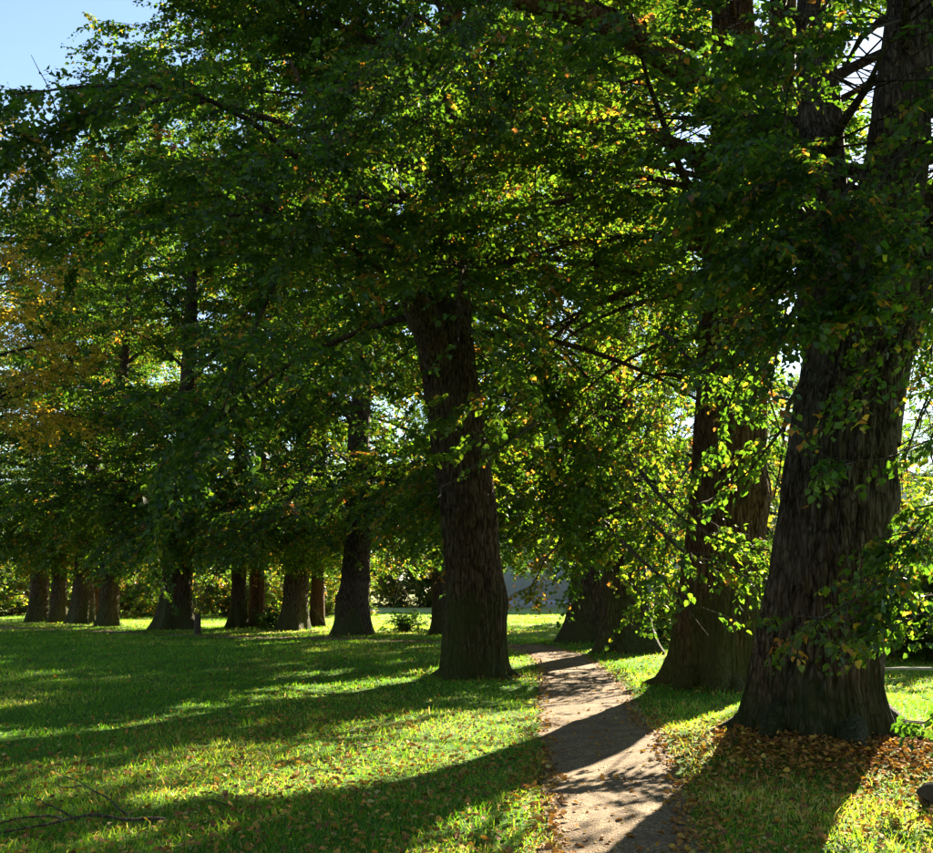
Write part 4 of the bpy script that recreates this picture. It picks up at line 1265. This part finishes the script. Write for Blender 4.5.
def build_grass():
    rng = np.random.default_rng(100)
    x, y = wedge_points(rng, 440000, 4.2, 75, 1.66)
    pd = path_dist(x, y)
    td = trunk_dist(x, y)
    dens = 0.35 + 0.9 * fbm(x * 0.9 + 3, y * 0.9, 4)
    r1 = np.hypot(x - BASE['R1'][0], y - BASE['R1'][1] + 0.6)
    dens *= np.clip((r1 - 1.1) / 1.2, 0.06, 1)
    dens *= np.clip(td / 0.12, 0.0, 1)
    k = (pd > 0.0) & (rng.random(len(x)) < dens) & ((pd > 0.16) | (rng.random(len(x)) < 0.5))
    x, y, pd = x[k], y[k], pd[k]
    n = len(x)
    z = height(x, y) - 0.005
    P = np.stack([x, y, z], 1)
    tuft = fbm(x * 2.6 + 50, y * 2.6 + 9, 3)
    ln = (0.035 + 0.075 * tuft ** 1.5 * rng.uniform(0.5, 1.5, n)) * np.clip(0.8 + y / 60, 1, 1.4)
    ln *= np.where(rng.random(n) < 0.02, 1.9, 1) * (1 + 0.7 * np.exp(-np.clip(trunk_dist(x, y), 0, 9) / 0.35))
    ln *= 0.65 + 0.7 * fbm(x * 0.33 + 8, y * 0.33 + 3, 3)
    wd = 0.0032 * np.clip(y / 6, 1, 9) ** 0.85 * rng.uniform(0.7, 1.4, n)
    az = rng.random(n) * 6.28
    S = np.stack([np.cos(az), np.sin(az), np.zeros(n)], 1)
    lean = rng.normal(0, 0.45, (n, 2))
    D = nrm(np.stack([lean[:, 0], lean[:, 1], np.ones(n)], 1))
    mid = P + D * (ln * 0.55)[:, None]
    D2 = D.copy(); D2[:, :2] *= 2.2; D2[:, 2] *= 0.75; D2 = nrm(D2)
    tip = mid + D2 * (ln * 0.5)[:, None]
    dry = 0.55 * fbm(x * 0.8 + 90, y * 0.8 + 30, 3) + 0.45 * fbm(x * 0.25 + 9, y * 0.25 + 3, 2)
    hue = 0.42 + 1.1 * (dry - 0.5) + rng.normal(0, 0.13, n) + np.where(rng.random(n) < 0.05 + 0.35 * np.clip(dry - 0.5, 0, 1), 0.45, 0)
    hue = hue + 0.14 * np.exp(-((y - 9.0) / 3.2) ** 2) * np.clip((x + 7) / 4, 0, 1) * (0.4 + 1.2 * fbm(x * 1.1, y * 1.1 + 77, 3))
    hue = np.clip(hue, 0, 1)
    nearb = y < 8.5
    i = np.where(nearb)[0]; j = np.where(~nearb)[0]
    w = wd[:, None]
    A = np.stack([P[i] - S[i] * w[i], P[i] + S[i] * w[i], mid[i] + S[i] * w[i] * 0.75, mid[i] - S[i] * w[i] * 0.75, tip[i]], 1).reshape(-1, 3)
    o = np.arange(len(i)) * 5
    fa = np.stack([o, o + 1, o + 2, o + 3, o + 3, o + 2, o + 4], 1).ravel(); ca = np.tile([4, 3], len(i))
    Bv = np.stack([P[j] - S[j] * w[j], P[j] + S[j] * w[j], tip[j]], 1).reshape(-1, 3)
    ob = np.arange(len(j)) * 3
    fb = np.stack([ob, ob + 1, ob + 2], 1).ravel(); cb = np.full(len(j), 3)
    V, Fl, cn = join([(A, fa, ca), (Bv, fb, cb)])
    h = np.concatenate([np.repeat(hue[i], 2), hue[j]])
    link("grass", mesh_from("grass", V, Fl, cn, False, {"hue": h}), M_GRASS, kind="stuff", label="short green grass of the lawn")
    print("grass blades", n)


def build_litter():
    rng = np.random.default_rng(101)
    x, y = wedge_points(rng, 230000, 4.2, 60, 1.5)
    pd = path_dist(x, y); td = trunk_dist(x, y)
    r1 = np.hypot(x - BASE['R1'][0] + 0.3, y - BASE['R1'][1] + 1.0)
    w = 0.05 + 0.35 * np.clip(fbm(x * 0.7 + 20, y * 0.7 + 60, 4) * 2 - 0.8, 0, 1)
    w += 0.95 * np.exp(-(r1 / 1.5) ** 2)
    w += 0.35 * np.exp(-(np.clip(td, 0, 9) / 0.7) ** 2)
    w += 0.30 * ((x > 1.6) & (y < 10)) + 0.34 * np.exp(-((x + 1.2) / 2.6) ** 2) * (y < 14)
    w += 0.8 * np.exp(-(pd / 0.2) ** 2)
    w = np.where(pd < -0.12, 0.09 + 0.13 * np.clip((y - 15) / 12, 0, 1), w)
    w *= np.where((x < -5), 0.35, 1.0)
    k = (rng.random(len(x)) < w * 0.8) & (td > 0.05)
    x, y = x[k], y[k]; n = len(x)
    # a carpet heaped at the foot of the massive trunk, more along the right verge
    m = 4800
    hx = BASE['R1'][0] - 0.05 + rng.normal(0, 0.85, m); hy = BASE['R1'][1] - 1.0 + rng.normal(0, 0.5, m)
    kk = np.hypot(hx - BASE['R1'][0], hy - BASE['R1'][1]) > RAD['R1'] * 1.05
    kk &= path_dist(hx, hy) > 0.15
    x = np.concatenate([x, hx[kk]]); y = np.concatenate([y, hy[kk]]); n = len(x)
    on_path = path_dist(x, y) < 0
    z = height(x, y) + np.where(on_path, 0.030, 0.018 + 0.05 * rng.random(n) ** 2)
    D = np.stack([rng.normal(0, 1, n), rng.normal(0, 1, n), rng.normal(0, 0.25, n)], 1)
    N = np.stack([rng.normal(0, 0.6, n), rng.normal(0, 0.6, n), np.ones(n)], 1)
    L = 0.018 + 0.04 * rng.random(n) ** 1.5
    L = L * np.clip(0.9 + y / 45, 1, 1.8)
    P = np.stack([x, y, z], 1); nr = y < 11
    p1 = leaves_mesh(P[nr], D[nr], N[nr], L[nr], True); p2 = leaves_mesh(P[~nr], D[~nr], N[~nr], L[~nr], False)
    V, Fl, cn = join([p1[:3], p2[:3]]); f = 2
    hue = np.clip(rng.normal(0.5, 0.27, n) - 0.12 * np.exp(-(np.hypot(x - BASE['R1'][0], y - BASE['R1'][1] + 1) / 1.3) ** 2), 0, 1); hue = np.concatenate([hue[nr], hue[~nr]])
    link("fallen_leaves", mesh_from("fallen_leaves", V, Fl, cn, False, {"hue": np.repeat(hue, f)}), M_FALL, kind="stuff", label="yellow and brown fallen leaves scattered on grass and path")
    print("litter", n)


build_grass()
build_litter()
print("leaves:", N_LEAF[0], "tris:", sum(sum(len(p.vertices) - 2 for p in me.polygons) if len(me.polygons) < 3000 else len(me.loops) - 2 * len(me.polygons) for me in bpy.data.meshes))
